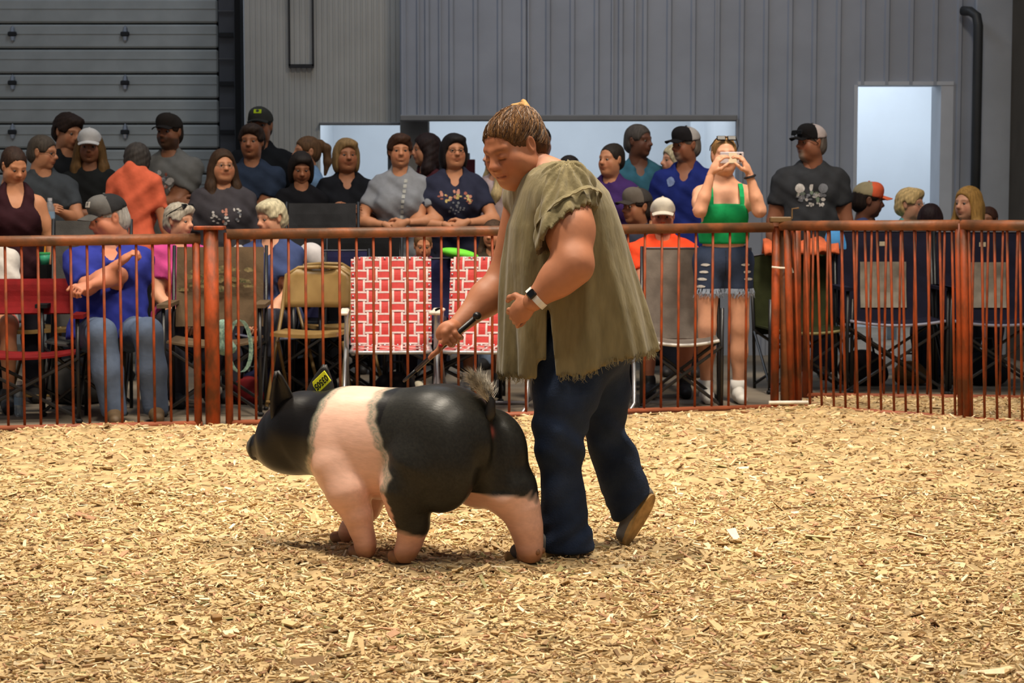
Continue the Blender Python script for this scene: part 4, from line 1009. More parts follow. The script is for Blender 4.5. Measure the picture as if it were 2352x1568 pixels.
for i in range(26):
    c = Vector((rr.uniform(-.22,.22), .245+rr.uniform(0,.02), rr.uniform(.72,.86))); n = 7; a0 = rr.random()*6
    vs = [c]+[c+Vector((math.cos(a0+k*2*PI/n)*rr.uniform(.02,.05), 0, math.sin(a0+k*2*PI/n)*rr.uniform(.008,.02))) for k in range(n)]; camo.add([v+Vector((0,-.005*(i%3),0)) for v in vs], [(0,k+1,(k+1)%n+1) for k in range(n)])
obj('leaf_print', camo, mat('leaf_print', (140,122,84), .8, .3, 40, col2=(60,62,34)), brc)
folding_chair('tan metal folding chair between the brown chair and the webbed chair', 712, 11.75, -.12)
folding_chair('tan folding chair behind the red camp chair', 48, 12.1, .15); folding_chair('tan folding chair mostly hidden beside the blue polo man', 128, 12.2, -.2); folding_chair('tan folding chair behind the left webbed chair', 775, 12.35, .5)
lawn_chair('red and white webbed lawn chair seen whole, nearest the tan folding chair', 897, 11.55, .06)
lawn_chair('red and white webbed lawn chair partly behind the woman holding the stick', 1112, 11.55, -.10)
lawn_chair('white tube lawn chair frame hidden behind the woman in the tunic', 1355, 11.72, -.08, group=None, web=True)
camp_chair('taupe sling back chair in front of the man in orange', 1566, 11.75, -.06, taupe, w=.45, seat=.42, top=.965, group=G_camp, back_low=.40, piping=mat('pale_piping', (200,196,190), .5), arms=False)
camp_chair('dark green camp chair at the fence corner with an orange blanket', 1845, 12.72, .12, green, w=.52, seat=.42, top=.93, group=G_camp, back_low=.36, piping=mat('khaki_piping', (150,140,90), .5), top_fn=lambda s: .045*s, arms=False)
wp = mat('white_piping', (150,150,168), .5); pm_ = mat('clear_mesh_panel', (150,140,126), .35, .25, 7)
camp_chair('dark navy camp chair with a see-through back panel left of the thick post', 2050, 12.62, 0, dnavy, w=.62, seat=.48, top=1.055, group=G_camp, back_low=.44, piping=wp, panel=pm_, logo=True)
camp_chair('dark navy camp chair with a see-through back panel at the right edge', 2285, 12.62, 0, dnavy, w=.62, seat=.48, top=1.05, group=G_camp, back_low=.44, piping=wp, panel=pm_, logo=True)
camp_chair('navy camp chair under the grey haired woman in blue', 640, 12.25, .03, navy, w=.52, seat=.42, top=.915, group=G_camp, back_low=.50, piping=mat('grey_piping', (90,92,110), .6))
camp_chair('navy camp chair with a pale emblem behind the tan folding chair', 762, 12.45, .12, navy, w=.48, seat=.42, top=.93, group=G_camp, back_low=.66, piping=mat('grey_piping', (90,92,110)), logo=True)
camp_chair('navy camp chair between the two red webbed chairs', 1022, 12.2, -.05, navy, w=.70, seat=.42, top=.885, group=G_camp, back_low=.50, piping=mat('grey_piping', (90,92,110)), logo=True)
camp_chair('black camp chair with light blue trim behind the webbed chair', 828, 12.75, 0, blk, w=.48, seat=.42, top=1.045, group=G_camp, back_low=.60, piping=mat('light_blue_trim', (96,170,216), .6))
camp_chair('high charcoal camp chair back in front of the woman in black', 735, 12.85, .05, char, w=.46, seat=.46, top=1.24, group=G_camp, back_low=.8)
# ------------------------------------------------------------------ spectators
def cloth(name, col, **k): return mat('cloth_'+name, col, .88, .10, 12, bump=.22, bscale=34, spec=.12, **k)
def decal(shirt, parent, polys, name='print', y0=-.6, off=.0035):
    """flat print laid on the front of a shirt: polys = [(material, [(x,z)...])] in the person's own frame"""
    bv = BVHTree.FromPolygons([v.co.copy() for v in shirt.data.vertices], [tuple(p.vertices) for p in shirt.data.polygons]); by = {}
    for m, pts in polys:
        cx = sum(p[0] for p in pts)/len(pts); cz = sum(p[1] for p in pts)/len(pts); n = len(pts); ring = []
        for f in (.0,.5,1.0): ring += [(cx, cz)] if f == 0 else [(cx+(x-cx)*f, cz+(z-cz)*f) for x, z in pts]
        vs = []
        for x, z in ring:
            h = bv.ray_cast(Vector((x, y0, z)), Vector((0,1,0)))
            if h[0] is None: vs = None; break
            vs.append(h[0]+Vector((0,-off,0)))
        if not vs: continue
        fs = [(0,1+k,1+(k+1)%n) for k in range(n)]+[(1+k,1+n+k,1+n+(k+1)%n,1+(k+1)%n) for k in range(n)]
        by.setdefault(m, MB()).add(vs, fs)
    for m, b in by.items():
        q = obj(name, b, m, parent); q['kind'] = 'stuff'
def blob(cx, cz, rx, rz_, n=9, j=.25, seed=1):
    r = random.Random(seed); return [(cx+rx*math.cos(2*PI*k/n)*(1-j*r.random()), cz+rz_*math.sin(2*PI*k/n)*(1-j*r.random())) for k in range(n)]
POSES = {
 'down': (((.26,-.03,-.13),(.4,.5,-.2)), ((.26,-.03,-.13),(.4,.5,-.2))),
 'clasp': (((.060,-.235,.165),(.8,.3,-.25)), ((.065,-.215,.145),(.8,.3,-.25))),
 'crossed': (((-.13,-.215,.215),(.6,.1,-.8)), ((-.14,-.185,.19),(.6,.1,-.8))),
 'phone': (((.115,-.26,.555),(.30,.10,-1)), ((.115,-.26,.555),(.30,.10,-1))),
 'hold': (((.03,-.29,.27),(.7,.3,-.6)), ((.05,-.27,.25),(.7,.3,-.6))),
 'lap': (((.05,-.30,.02),(.6,.4,-.3)), ((.05,-.28,.02),(.6,.4,-.3))),
 'chest': (((-.08,-.22,.26),(.7,.1,-.7)), ((-.16,-.20,.16),(.7,.1,-.7))),
}
def person(label, px, top, Y, yaw=0, hyaw=None, pitch=0, roll=0, lean=0, tilt=0, w=1.0, d=1.0, belly=0, bust=0, male=False, fat=.2, skin='warm', hair='short', hcol=(60,40,28),
           shirt=None, sleeve='short', pants=(34,36,46), legs='pants', pose='down', seat=None, cap=None, glasses=None, shades=False, beard=None, shoes=(40,38,38), prints=None, mouth='neutral', old=False, group='spectators behind the fence', watch=None, curl=.35, neck='crew', stance=.1, lean_x=0.0, hdz=0, hdy=0, hsz=1.0, feet=None, goatee=False, crop=None):
    if seat is None and Y > 12.2: Y = Y*1.065
    zt = P(px, top, Y).z; cp = .018 if hair not in ('balding',) else .004
    if cap: cp = .022
    zt += hdz
    if seat is None: k = (zt-cp)/(1.70); hz = .92*k
    else: k = (zt-cp-.10-seat)/(.78*math.cos(lean)); hz = seat+.10
    k = max(.55, min(1.25, k))
    tw = rad(yaw); hy = tw if hyaw is None else rad(hyaw)
    Rt = Rx(lean) @ Ry(tilt); hcn = np.array([0,0,hz]); T = lambda x, y, z: hcn + Rt @ np.array([x*k, y*k, z*k])
    hc = T(0,-.005+hdy,.665)-np.array([0,0,hdz]); Rh = Rz(hy-tw) @ Rx(rad(pitch)) @ Ry(rad(roll))
    X0 = P(px, top+40, Y).x - (Rz(tw) @ hc)[0] + lean_x
    sk = lin3(SKIN[skin])
    # --- skeleton
    sh = .146*(.45+.55*w)+(.018 if male else 0); arms = {}
    pz = POSES[pose] if isinstance(pose, str) else pose
    for s, nm, (tg, pole) in ((1,'L',pz[0]), (-1,'R',pz[1])):
        S = T(s*sh, .01, .418); tgt = T(s*tg[0]*(1 if pose in ('clasp',) else 1), tg[1]*(.6+.4*max(d,1))-belly*.05*(tg[2] < .3), tg[2]); pl = Rt @ np.array([s*pole[0], pole[1], pole[2]])
        e, wv = ik(S, tgt, .285*k, .255*k, pl); arms[nm] = (S, e, wv)
    leg = {}
    for s, nm in ((1,'L'),(-1,'R')):
        hp = np.array([s*.09*k*w**.5, 0, hz-.02])
        if seat is None: leg[nm] = (hp, np.array([s*stance*k, -.015, .49*k]), np.array([s*stance*k, .02, .085*k]))
        else: leg[nm] = (hp+np.array([0,-.02,0]), np.array([s*.13*k, -.43*k, hz+.015]), np.array([s*.12*k, -.42*k+.02*s, .085]))
        if feet: leg[nm] = (leg[nm][0], leg[nm][1]+np.array([feet[0],0,0]), leg[nm][2]*np.array([feet[2],1,1])+np.array([feet[1],0,0]))
    ra = .046*(.45+.55*w); rf = .040*(.6+.4*w)
    def torso(F, inf, kk=.05):
        e = lambda c, r: F.ell(T(*c), [r[0]*k, r[1]*k, r[2]*k], R=Rt, k=kk, inf=inf)
        e((0,.01,.0), (.160*w,.115*d,.125)); e((0,.0,.17), (.142*w,.102*d,.165)); e((0,.0,.335), (.160*w+(.012 if male else -.004),.110*d,.165))
        F.cap(T(-sh*.84,.012,.420), T(sh*.84,.012,.420), .054*k*(.7+.3*w), k=kk, inf=inf)
        for s in (-1,1):
            F.cap(T(s*.115,.015,.440), T(0,.02,.52), .042*k, .048*k, k=kk, inf=inf)
            e((s*.075,.055,-.015), (.088*w,.090,.095))
            if bust: e((s*.078,-.085*d,.295), (.072,.062*bust,.075))
        if belly: e((0,-.055,.12), (.130*w,.105*(.6+.5*belly),.145))
    # --- body (skin)
    allp = [T(0,0,.53), T(.25*w,.2,0), T(-.25*w,-.2,0), T(.27*w,-.12,.43), T(-.27*w,.12,.43)]+[p for a in arms.values() for p in a]+[p for a in leg.values() for p in a]
    lo = np.min(allp, 0)-.12; hi = np.max(allp, 0)+.12; lo[2] = max(lo[2], -.02)
    F = Field(lo, hi, .021*max(k,.8)); torso(F, -.012)
    for S, e, wv in arms.values(): F.chain([S, S*.5+e*.5, e, e*.65+wv*.35, wv], [ra*1.08*k, ra*k, rf*1.0*k, rf*.95*k, .027*k], k=.03)
    for hp, kn, an in leg.values(): F.chain([hp, kn, kn*.6+an*.4, an], [.082*k*w**.6, .055*k*w**.5, .054*k*w**.5, .036*k], k=.03)
    F.cap(T(0,.015,.46), hc*.75+T(0,.015,.46)*.25, .056*k, .050*k, k=.03)
    V, Q = F.verts(); V = relax(V, Q, 2, .4)
    tone = sk*np.ones((len(V),1)); parts = [(V, Q, tone)]
    Vh, Qh, Mh = head_vq(.0072, False, round(fat*2)/2, male, old, mouth); hs = k*.945*hsz
    M2 = Mh
    if beard:
        x, y, z = Vh.T; bm = np.clip((-.030-z-.25*np.maximum(np.abs(x)-.03,0))/.014, 0, 1)*(y < .02)*(z > -.14)*np.clip(1.2-np.exp(-((x/.020)**2+((z+.063)/.009)**2))*1.2, 0, 1)
        if goatee: bm = bm*np.exp(-(x/.034)**4)*(z < -.05)
        hcb = lin3(beard)/sk; M2 = Mh*(1-.85*bm[:,None])+.85*bm[:,None]*hcb
    parts.append(((Rh @ (Vh*hs).T).T+hc, Qh, sk*M2))
    for nm, (S, e, wv) in arms.items():
        hV, hQ = hand_vq(.75 if pose in ('clasp','crossed','chest') else curl, .0066); s = 1 if nm == 'L' else -1
        dr = (wv-e); inw = Rt @ np.array([-s*.7, .25, -.5 if pose != 'phone' else .2]) if seat is None else np.array([-s*.3, .3, -.9])
        if pose == 'clasp': dr = np.array([-s*.9,-.1,-.45]); inw = np.array([0,1,-.2])
        if pose in ('crossed','chest'): dr = dr/np.linalg.norm(dr)+np.array([0,-.05,-.25]); inw = np.array([0,1,-.2])
        if pose == 'phone': dr = np.array([-s*.40,-.10,.85]); inw = np.array([-s*.75,.3,-.2])
        Rf = frame(dr, -inw); m = hV.copy()
        tz = np.cross(Rf[:,2], Rf[:,0]); flip = (tz[2] < 0) if pose != 'phone' else (tz @ np.array([-s,0,0]) < 0)
        if flip: m = m*np.array([1,-1,1]); hQ2 = hQ[:, ::-1]
        else: hQ2 = hQ
        parts.append(((Rf @ (m*k).T).T+wv, hQ2, sk))
    V, Q, C = join_vq(parts)
    o = link('person', np_mesh('person', V, Q, True, C), M_skin); o.location = (X0, Y, 0); o.rotation_euler = (0,0,tw)
    tag(o, label, 'person', group)
    # --- eyes
    for s in (-1,1):
        for (nm, m, r, dy, sg) in (('eye', M_eye, .0120, .0016, 1), ('iris', M_iris, .0082, -.0042, 0)):
            if pitch > 24: continue
            c = hc + Rh @ (np.array([s*.0315,-.0755+dy,.0005])*hs); e_ = obj(nm, MB().ell(c, (r*k,r*k,r*k), nu=8, nv=6), m, o if nm == 'eye' else eo, smooth=True)
            if nm == 'eye': eo = e_
    # --- hair, cap
    if hair:
        hV, hQ, hM = hair_vq(hair); c0 = lin3(hcol)*hM
        hV2 = hV.copy()
        if cap: hV2[:,2] = np.minimum(hV2[:,2], .075)
        link('hair', np_mesh('hair', (Rh @ (hV2*hs).T).T+hc, hQ, True, c0.clip(0,1)), M_hair, o)
    if cap: make_cap(o, hc, Rh, hs, *cap)
    if glasses: 
        g = MB()
        for s in (-1,1):
            g.tube([hc+Rh@(np.array([s*.032+.021*math.cos(a), -.099+.006*abs(math.cos(a)), .0+.016*math.sin(a)])*hs) for a in np.linspace(0, 2*PI, 13)[:-1]], .0018, 5, closed=True)
            g.tube([hc+Rh@(np.array(p)*hs) for p in ((s*.053,-.094,.004),(s*.082,-.02,.006),(s*.084,.02,.0))], .0018, 5)
        g.tube([hc+Rh@(np.array(p)*hs) for p in ((-.012,-.101,.002),(0,-.105,.004),(.012,-.101,.002))], .0016, 5)
        obj('glasses', g, mat('glasses_'+glasses, {'black':(24,22,22),'red':(150,40,44),'wire':(140,130,116)}[glasses], .3, metal=.3), o)
    if shades:
        zz_, yy_, tl_ = (.112,-.068,-.55) if not cap else (.070,-.118,-.25)
        g = MB(); Rg = Matrix((Rh @ Rx(tl_)).tolist())
        for s in (-1,1):
            g.box(hc+Rh@(np.array([s*.036,yy_,zz_])*hs), (.058*k,.012*k,.036*k), R=Rg, bev=.006)
            g.tube([hc+Rh@(np.array(p)*hs) for p in ((s*.066,yy_,zz_),(s*.094,yy_+.08,zz_-.05),(s*.092,yy_+.12,zz_-.08))], .003, 5)
        g.tube([hc+Rh@(np.array(p)*hs) for p in ((-.01,yy_,zz_+.006),(.01,yy_,zz_+.006))], .004, 5); obj('sunglasses', g, mat('dark_lens', (12,11,12), .35, spec=.2), o)
    # --- shirt
    if shirt:
        m = shirt if not isinstance(shirt, tuple) else cloth('%d_%d_%d' % shirt, shirt)
        lo2 = lo.copy(); lo2[2] = hz-.26; F = Field(lo2, hi, .0150); torso(F, .010, .06)
        F.ell(T(0,.0,-.04), [.170*w*k,.128*d*k,.20*k], R=Rt, k=.06)
        if sleeve != 'none':
            f = {'short':.62,'cap':.38,'long':1.0,'elbow':.85}[sleeve]
            for S, e, wv in arms.values():
                p2 = S*(1-f)+e*f; F.cap(S, p2+(p2-S)*.12, ra*1.04*k+.010, ra*1.0*k+.012, k=.04)
                n_ = (e-S)/np.linalg.norm(e-S)
                if sleeve != 'long': F.put(lambda X, Y_, Z: np.where(np.abs((X-S[0])*n_[0]+(Y_-S[1])*n_[1]+(Z-S[2])*n_[2])-9 > 0, -1, np.where(np.sqrt(((X-S[0])-n_[0]*((X-S[0])*n_[0]+(Y_-S[1])*n_[1]+(Z-S[2])*n_[2]))**2+((Y_-S[1])-n_[1]*((X-S[0])*n_[0]+(Y_-S[1])*n_[1]+(Z-S[2])*n_[2]))**2+((Z-S[2])-n_[2]*((X-S[0])*n_[0]+(Y_-S[1])*n_[1]+(Z-S[2])*n_[2]))**2) < ra*k*1.05+.030, (X-p2[0])*n_[0]+(Y_-p2[1])*n_[1]+(Z-p2[2])*n_[2], -1)), np.minimum(S, p2)-.11, np.maximum(S, p2)+.11, 0, 'max')
                else: F.chain([e, wv], [rf*k+.016, .036*k+.012], k=.03)
        sl, X, Y_, Z = F.blk([-9]*3, [9]*3); F.F = F.F + .0040*np.sin(Z*44+X*31+Y_*19+px)+.0038*np.sin(Z*21-X*50+px*.7)+.0022*np.sin(Z*75+X*60+px)
        hm = T(0,0,-.10 if seat is None else -.05); F.plane(hm, Rt @ np.array([0,0,-1.0]))
        dn = {'crew':.505,'v':.49,'scoop':.44}[neck]
        F.cap(T(0,-.03,dn+.03), T(0,-.01,.66), (.054 if neck == 'crew' else .060)*k, .066*k, k=.01, op='sub')
        if neck in ('v','scoop'): F.cap(T(0,-.10,.46), T(0,-.13,.385 if neck == 'v' else .42), .050*k, (.012 if neck == 'v' else .05)*k, k=.01, op='sub')
        if sleeve == 'none':
            for s in (-1,1): F.ell(T(s*(sh+.03),.0,.40), [.075*k,.12*k,.14*k], k=.02, op='sub')
            F.cap(T(0,-.08,.51), T(0,-.12,.43), .075*k, .055*k, k=.02, op='sub')
        V, Q = F.verts(); V = relax(V, Q, 1, .4); so = link('shirt', np_mesh('shirt', V, Q), m, o)
        if prints: decal(so, o, [(pm, [(x*k, (z+.115)*k+hz) for x, z in pts]) for pm, pts in prints])
        if lean or tilt: pass
    if crop:
        mc_ = cloth('crop_%d_%d_%d' % crop, crop); F = Field(lo, hi, .011); torso(F, .006, .05)
        for s in (-1,1): F.ell(T(s*(sh+.035),.0,.36), [.085*k,.17*k,.15*k], k=.02, op='sub')
        F.plane(T(0,0,.100), Rt @ np.array([0,0,-1.0])); F.plane(T(0,0,.372), Rt @ np.array([0,-.15,1.0]))
        
        for s in (-1,1): obj('shoulder_strap', MB().sheet([[T(s*.098+dx,y,z) for dx in (-.014,.014)] for y, z in ((-.125,.345),(-.118,.40),(-.085,.450),(-.03,.482),(.03,.482),(.09,.43),(.11,.36))], .006), mc_, o)
        V, Q = F.verts(); V = relax(V, Q, 1, .4); link('crop_top', np_mesh('crop_top', V, Q), mc_, o)
    # --- trousers or shorts, shoes
    if legs:
        m = cloth('trouser_%d_%d_%d' % pants, pants); lo3 = lo.copy(); hi3 = hi.copy(); hi3[2] = hz+.12*k; lo3[2] = 0; F = Field(lo3, hi3, .024)
        e = lambda c, r: F.ell(T(*c), [r[0]*k, r[1]*k, r[2]*k], R=Rt, k=.05, inf=.008)
        e((0,.01,.0), (.160*w,.115*d,.125))
        for s in (-1,1): e((s*.075,.055,-.015), (.088*w,.090,.095))
        for hp, kn, an in leg.values():
            if legs == 'pants': F.chain([hp, kn, kn*.5+an*.5, an-(kn-an)*.10], [.090*k*w**.6, .068*k*w**.5, .070*k*w**.5, .064*k*w**.4], k=.04)
            else: F.chain([hp, hp*.45+kn*.55], [.092*k*w**.6, .084*k*w**.6], k=.04)
        F.plane(T(0,0,.09), Rt @ np.array([0,0,1.0])); F.plane((0,0,.035), (0,0,-1))
        if legs == 'shorts' and seat is None: F.plane((0,0,hz-.21*k), (0,0,-1))
        V, Q = F.verts(); V = relax(V, Q, 1, .4); link('trousers' if legs == 'pants' else 'shorts', np_mesh('trousers', V, Q), m, o)
    ms = mat('shoe_%d_%d_%d' % shoes, shoes, .6, .06, 30)
    for hp, kn, an in leg.values():
        F = Field((an[0]-.08, an[1]-.24, -.01), (an[0]+.08, an[1]+.12, .16), .015); F.chain([(an[0],an[1]+.035,.042),(an[0],an[1]-.06,.045),(an[0],an[1]-.16,.030)], [.040,.042,.036], k=.02)
        F.cap((an[0],an[1],.06), (an[0],an[1],.115), .042, .046, k=.02); F.plane((0,0,.004), (0,0,-1)); V, Q = F.verts(); link('shoe', np_mesh('shoe', V, Q), ms, o)
    if watch:
        S, e, wv = arms[watch]; n_ = (wv-e)/np.linalg.norm(wv-e); Rf = frame(n_, (0,-1,.2)); c = wv-n_*.03
        obj('wristband', MB().tube([c+(Rf[:,1]*math.cos(a)+Rf[:,2]*math.sin(a))*.034*k for a in np.linspace(0,2*PI,13)[:-1]], .007, 6, closed=True), mat('black_band', (24,22,24), .5), o)
    o['_k'] = 1; del o['_k']
    return dict(o=o, hc=hc, Rh=Rh, hs=hs, arms=arms, k=k, T=T, X0=X0, Y=Y, tw=tw, hz=hz)
def make_cap(o, hc, Rh, hs, crown, back=None, brim=None, panel=None):
    tr = lambda v: (Rh @ (v*hs).T).T+hc
    F = Field((-.13,-.14,-.02), (.13,.15,.17), .0078); F.ell((0,.012,.040), (.092,.110,.094), k=.02); F.ell((0,-.045,.085), (.070,.055,.050), k=.03); F.ell((0,.014,.02), (.0835,.1015,.0915), k=.004, op='sub'); F.plane((0,.03,.030), (0,.12,-1))
    V, Q = F.verts(); V = relax(V, Q, 1, .4); me = np_mesh('cap', tr(V), Q)
    mc = cloth('cap_%d_%d_%d' % crown, crown); mb = cloth('cap_%d_%d_%d' % (back or crown), back or crown); c = link('cap', me, [mc], o)
    if back:
        me.materials.append(mb); yc = V[Q].mean(1)[:,1]; me.polygons.foreach_set('material_index', (yc > .0).astype(np.int32))
    bm = brim or crown; g = []
    for t in np.linspace(0, 1, 5):
        g.append([hc + Rh @ (np.array([.076*s*(1-.10*t*t), -.080-.020*(1-s*s)-t*.072*math.sqrt(max(0, 1-.72*s*s)), .044-.018*s*s-.014*t])*hs) for s in np.linspace(-1, 1, 9)])
    obj('brim', MB().sheet(g, .006), cloth('cap_%d_%d_%d' % bm, bm), c, smooth=False)
    obj('button', MB().ell(hc+Rh@(np.array([0,.012,.136])*hs), (.009,.009,.005), nu=8, nv=4), mc, c)
    if panel: obj('badge', MB().box(hc+Rh@(np.array([0,-.094,.098])*hs), (.062,.008,.036), R=Matrix((Rh @ Rx(-.42)).tolist()), bev=.003), cloth('badge_%d_%d_%d' % panel, panel), c)
def cluster(cx, cz, rx, rz_, n, ms, r=.013, seed=1):
    q = random.Random(seed); out = []
    for i in range(n):
        a = q.uniform(0, 2*PI); d = math.sqrt(q.random()); out.append((ms[i % len(ms)], blob(cx+rx*d*math.cos(a), cz+rz_*d*math.sin(a), r*q.uniform(.6,1.4), r*q.uniform(.5,1.3), n=7, seed=seed*50+i)))
    return out
PR = lambda n, c: mat('print_'+n, c, .8, .12, 60)
wp_ = PR('white', (196,190,184)); pk = PR('pink', (190,130,110)); yl = PR('yellow', (200,176,110)); gy = PR('grey', (120,122,128)); rd_ = PR('rust', (150,86,70))
# ---- standing row, left to right
person('woman in a dark maroon tank top looking down at the left edge', 34, 336, 12.0, yaw=18, hyaw=38, pitch=24, w=1.10, bust=1, fat=.5, skin='warm', hair='bun', hcol=(52,34,24), shirt=(50,24,30), sleeve='none', pose='down', pants=(30,30,38))
POLO = person('grey haired man with glasses in a dark grey polo looking right', 100, 306, 12.75, yaw=20, hyaw=78, pitch=8, w=1.12, belly=.5, male=True, old=True, skin='warm', hair='short', hcol=(84,74,64), shirt=(66,70,74), pose='hold', glasses='black')
person('young man with thick dark brown hair in a black shirt', 157, 257, 13.4, yaw=35, hyaw=52, pitch=14, male=True, skin='warm', hair='tousle', hcol=(46,30,22), shirt=(30,31,33), pose='down', w=1.02)
person('long haired youth in a white cap and dark printed shirt', 206, 291, 13.25, yaw=5, hyaw=8, pitch=4, male=True, skin='tan', hair='long', hcol=(110,80,44), shirt=(32,33,33), pose='crossed', cap=((212,208,204), None, (212,208,204)), w=1.05, prints=cluster(0,.10,.08,.06,12,[gy,yl],.010,3))
person('woman in a coral orange shirt with her back to the ring', 312, 324, 12.5, yaw=172, hyaw=186, w=.85, d=.95, hdz=.085, hdy=-.05, skin='warm', hair='pixie', hcol=(64,58,54), shirt=(232,110,78), pose='down', sleeve='short', pants=(30,30,34))
person('bearded man in a dark cap and grey shirt with folded arms', 388, 257, 13.7, yaw=-12, hyaw=-20, male=True, w=1.2, d=1.1, skin='tan', hair='short', hcol=(54,40,30), beard=(70,50,36), shirt=(112,110,106), pose='crossed', cap=((46,40,36), None, (36,32,30)), prints=cluster(.0,.20,.09,.10,26,[wp_,wp_,rd_,gy],.017,4))
person('woman with long brown hair and glasses in a charcoal printed shirt', 505, 338, 12.35, yaw=16, hyaw=24, w=1.35, d=1.2, bust=1.2, belly=.5, fat=.8, skin='warm', hair='long', hcol=(62,42,26), shirt=(66,62,66), pose='down', glasses='wire', sleeve='elbow', prints=cluster(-.075,.18,.03,.055,9,[wp_],.011,2)+cluster(.0,.19,.035,.06,10,[pk,wp_],.012,3)+cluster(.075,.20,.03,.055,9,[wp_,gy],.011,6), lean_x=.02)
person('man in a navy shirt with folded arms before the garage door edge', 578, 281, 13.3, yaw=4, hyaw=-6, male=True, w=1.16, skin='tan', hair='tousle', hcol=(48,34,26), shirt=(40,50,68), pose='crossed')
person('tall man in a dark cap with a lime badge and black shirt', 598, 243, 14.3, yaw=-8, hyaw=-4, male=True, w=1.3, d=1.1, skin='tan', hair='crop', hcol=(40,34,30), shirt=(26,27,30), pose='down', cap=((64,64,60), (40,40,40), (52,52,50), (190,210,40)))
person('girl with a ponytail in a light blue denim vest', 704, 308, 13.9, yaw=-60, hyaw=-66, skin='warm', hair='pony', hcol=(104,74,48), shirt=(112,142,176), pose='down', w=.98)
person('dark haired child in black in front of the girl in denim', 692, 345, 12.95, yaw=10, hyaw=12, pitch=18, skin='tan', hair='bob', hcol=(34,26,22), shirt=(20,20,24), pose='crossed', w=.95)
person('blonde woman in a black polo shirt holding a phone low', 796, 314, 13.1, yaw=8, hyaw=16, w=1.18, bust=1, fat=.4, skin='tan', hair='bob', hcol=(136,108,70), shirt=(20,21,26), pose='hold', pants=(18,18,22), neck='v')
person('smiling woman with short brown hair in a grey shirt', 919, 303, 12.9, yaw=-4, hyaw=8, w=1.15, bust=1, skin='warm', hair='pixie', hcol=(62,38,24), shirt=(136,138,144), pose='clasp', mouth='smile', prints=[(PR('pale_letter', (176,176,170)), [(.050-.0035*i+.022*a, .34-.036*i+b*.024) for a, b in ((-.5,-.5),(.5,-.5),(.5,.5),(-.5,.5))]) for i in range(11)])
person('dark haired woman in maroon seen in profile behind the others', 978, 303, 13.8, yaw=-60, hyaw=-78, w=1.05, skin='warm', hair='curly', hcol=(40,24,22), shirt=(74,34,40), pose='down')
person('woman with a dark bob and glasses in a navy flowered shirt', 1043, 303, 12.9, yaw=6, hyaw=16, w=1.22, bust=1.1, fat=.5, skin='warm', hair='bob', hcol=(30,24,24), shirt=(46,48,66), pose='clasp', glasses='black', neck='v', prints=cluster(-.07,.235,.045,.04,11,[pk,yl,rd_],.012,2)+cluster(.02,.25,.04,.03,9,[pk,yl],.012,3)+cluster(.08,.22,.035,.045,10,[yl,pk,rd_],.012,4)+cluster(.0,.15,.07,.04,14,[gy],.009,5))
person('blonde woman in a pale pink shirt half hidden by the handler', 1140, 318, 13.3, yaw=-35, hyaw=-60, skin='fair', hair='long', hcol=(206,180,130), shirt=(186,164,164), pose='down', w=1.0, pants=(150,170,200))
person('dark haired person hidden behind the handler\'s hair', 1240, 285, 13.9, yaw=20, hyaw=30, skin='tan', hair='short', hcol=(40,32,26), shirt=(60,60,66), pose='down', male=True)
person('short dark haired person seen over the tunic\'s shoulder', 1306, 352, 13.2, yaw=-20, hyaw=-20, skin='tan', hair='short', hcol=(38,32,30), shirt=(70,70,80), pose='down')
person('woman in a purple shirt with tied back dark hair', 1402, 325, 13.0, yaw=-20, hyaw=-42, w=1.22, bust=1, fat=.4, skin='warm', hair='bun', hcol=(44,36,30), shirt=(66,42,96), sleeve='elbow', pose=(((.30,-.16,.05),(.5,.4,-.2)), ((.26,-.03,-.13),(.4,.5,-.2))), shades=False)
person('grey haired man in a teal shirt looking right', 1468, 281, 13.8, yaw=6, hyaw=52, male=True, old=True, w=1.18, skin='dark', hair='short', hcol=(88,80,74), shirt=(58,104,122), sleeve='elbow', pose='down', neck='v')
person('man in a royal blue shirt and black and white cap', 1574, 287, 12.9, yaw=-14, hyaw=-58, pitch=2, male=True, w=1.15, old=True, skin='brown', hair='crop', hcol=(120,110,100), beard=(140,124,110), goatee=True, shirt=(30,42,110), pose='down', cap=((30,28,30), (168,162,158), (26,24,26)), neck='v', prints=[(PR('pale_blue', (120,136,176)), blob(-.085,.30,.032,.04))])
person('pale curly haired person hidden behind the man in royal blue', 1548, 328, 13.7, yaw=-60, hyaw=-70, skin='fair', hair='curly', hcol=(214,198,160), shirt=(170,180,196), pose='down', w=.9)
grn = person('woman in a bright green crop top photographing with a phone', 1664, 308, 11.98, yaw=2, hyaw=4, w=1.12, d=1.0, bust=1.1, fat=.4, skin='fair', hair='bun', hcol=(150,112,66), shirt=None, crop=(28,158,92), pose='phone', legs='shorts', pants=(52,62,84), shoes=(226,222,214), shades=True, watch='L', curl=.55, stance=.105, hsz=1.0)
person('heavy man in a charcoal printed shirt with a black and white cap', 1862, 281, 12.75, yaw=-6, hyaw=-64, male=True, w=1.36, d=1.3, belly=.7, fat=.8, skin='brown', hair='crop', hcol=(110,100,92), beard=(150,136,120), goatee=True, shirt=(54,55,58), pose='down', cap=((28,26,27), (186,172,168), (24,22,23)), shades=True, prints=[(wp_, blob(-.075,.245,.033,.033,n=14,j=.1,seed=1)), (wp_, blob(.0,.25,.017,.030,n=8,j=.4,seed=2)), (gy, blob(.078,.245,.034,.034,n=14,j=.1,seed=3))]+cluster(.0,.19,.11,.035,34,[gy,wp_,gy,PR('sage', (110,124,104))],.014,7)+cluster(.03,.135,.07,.012,14,[wp_],.009,8))
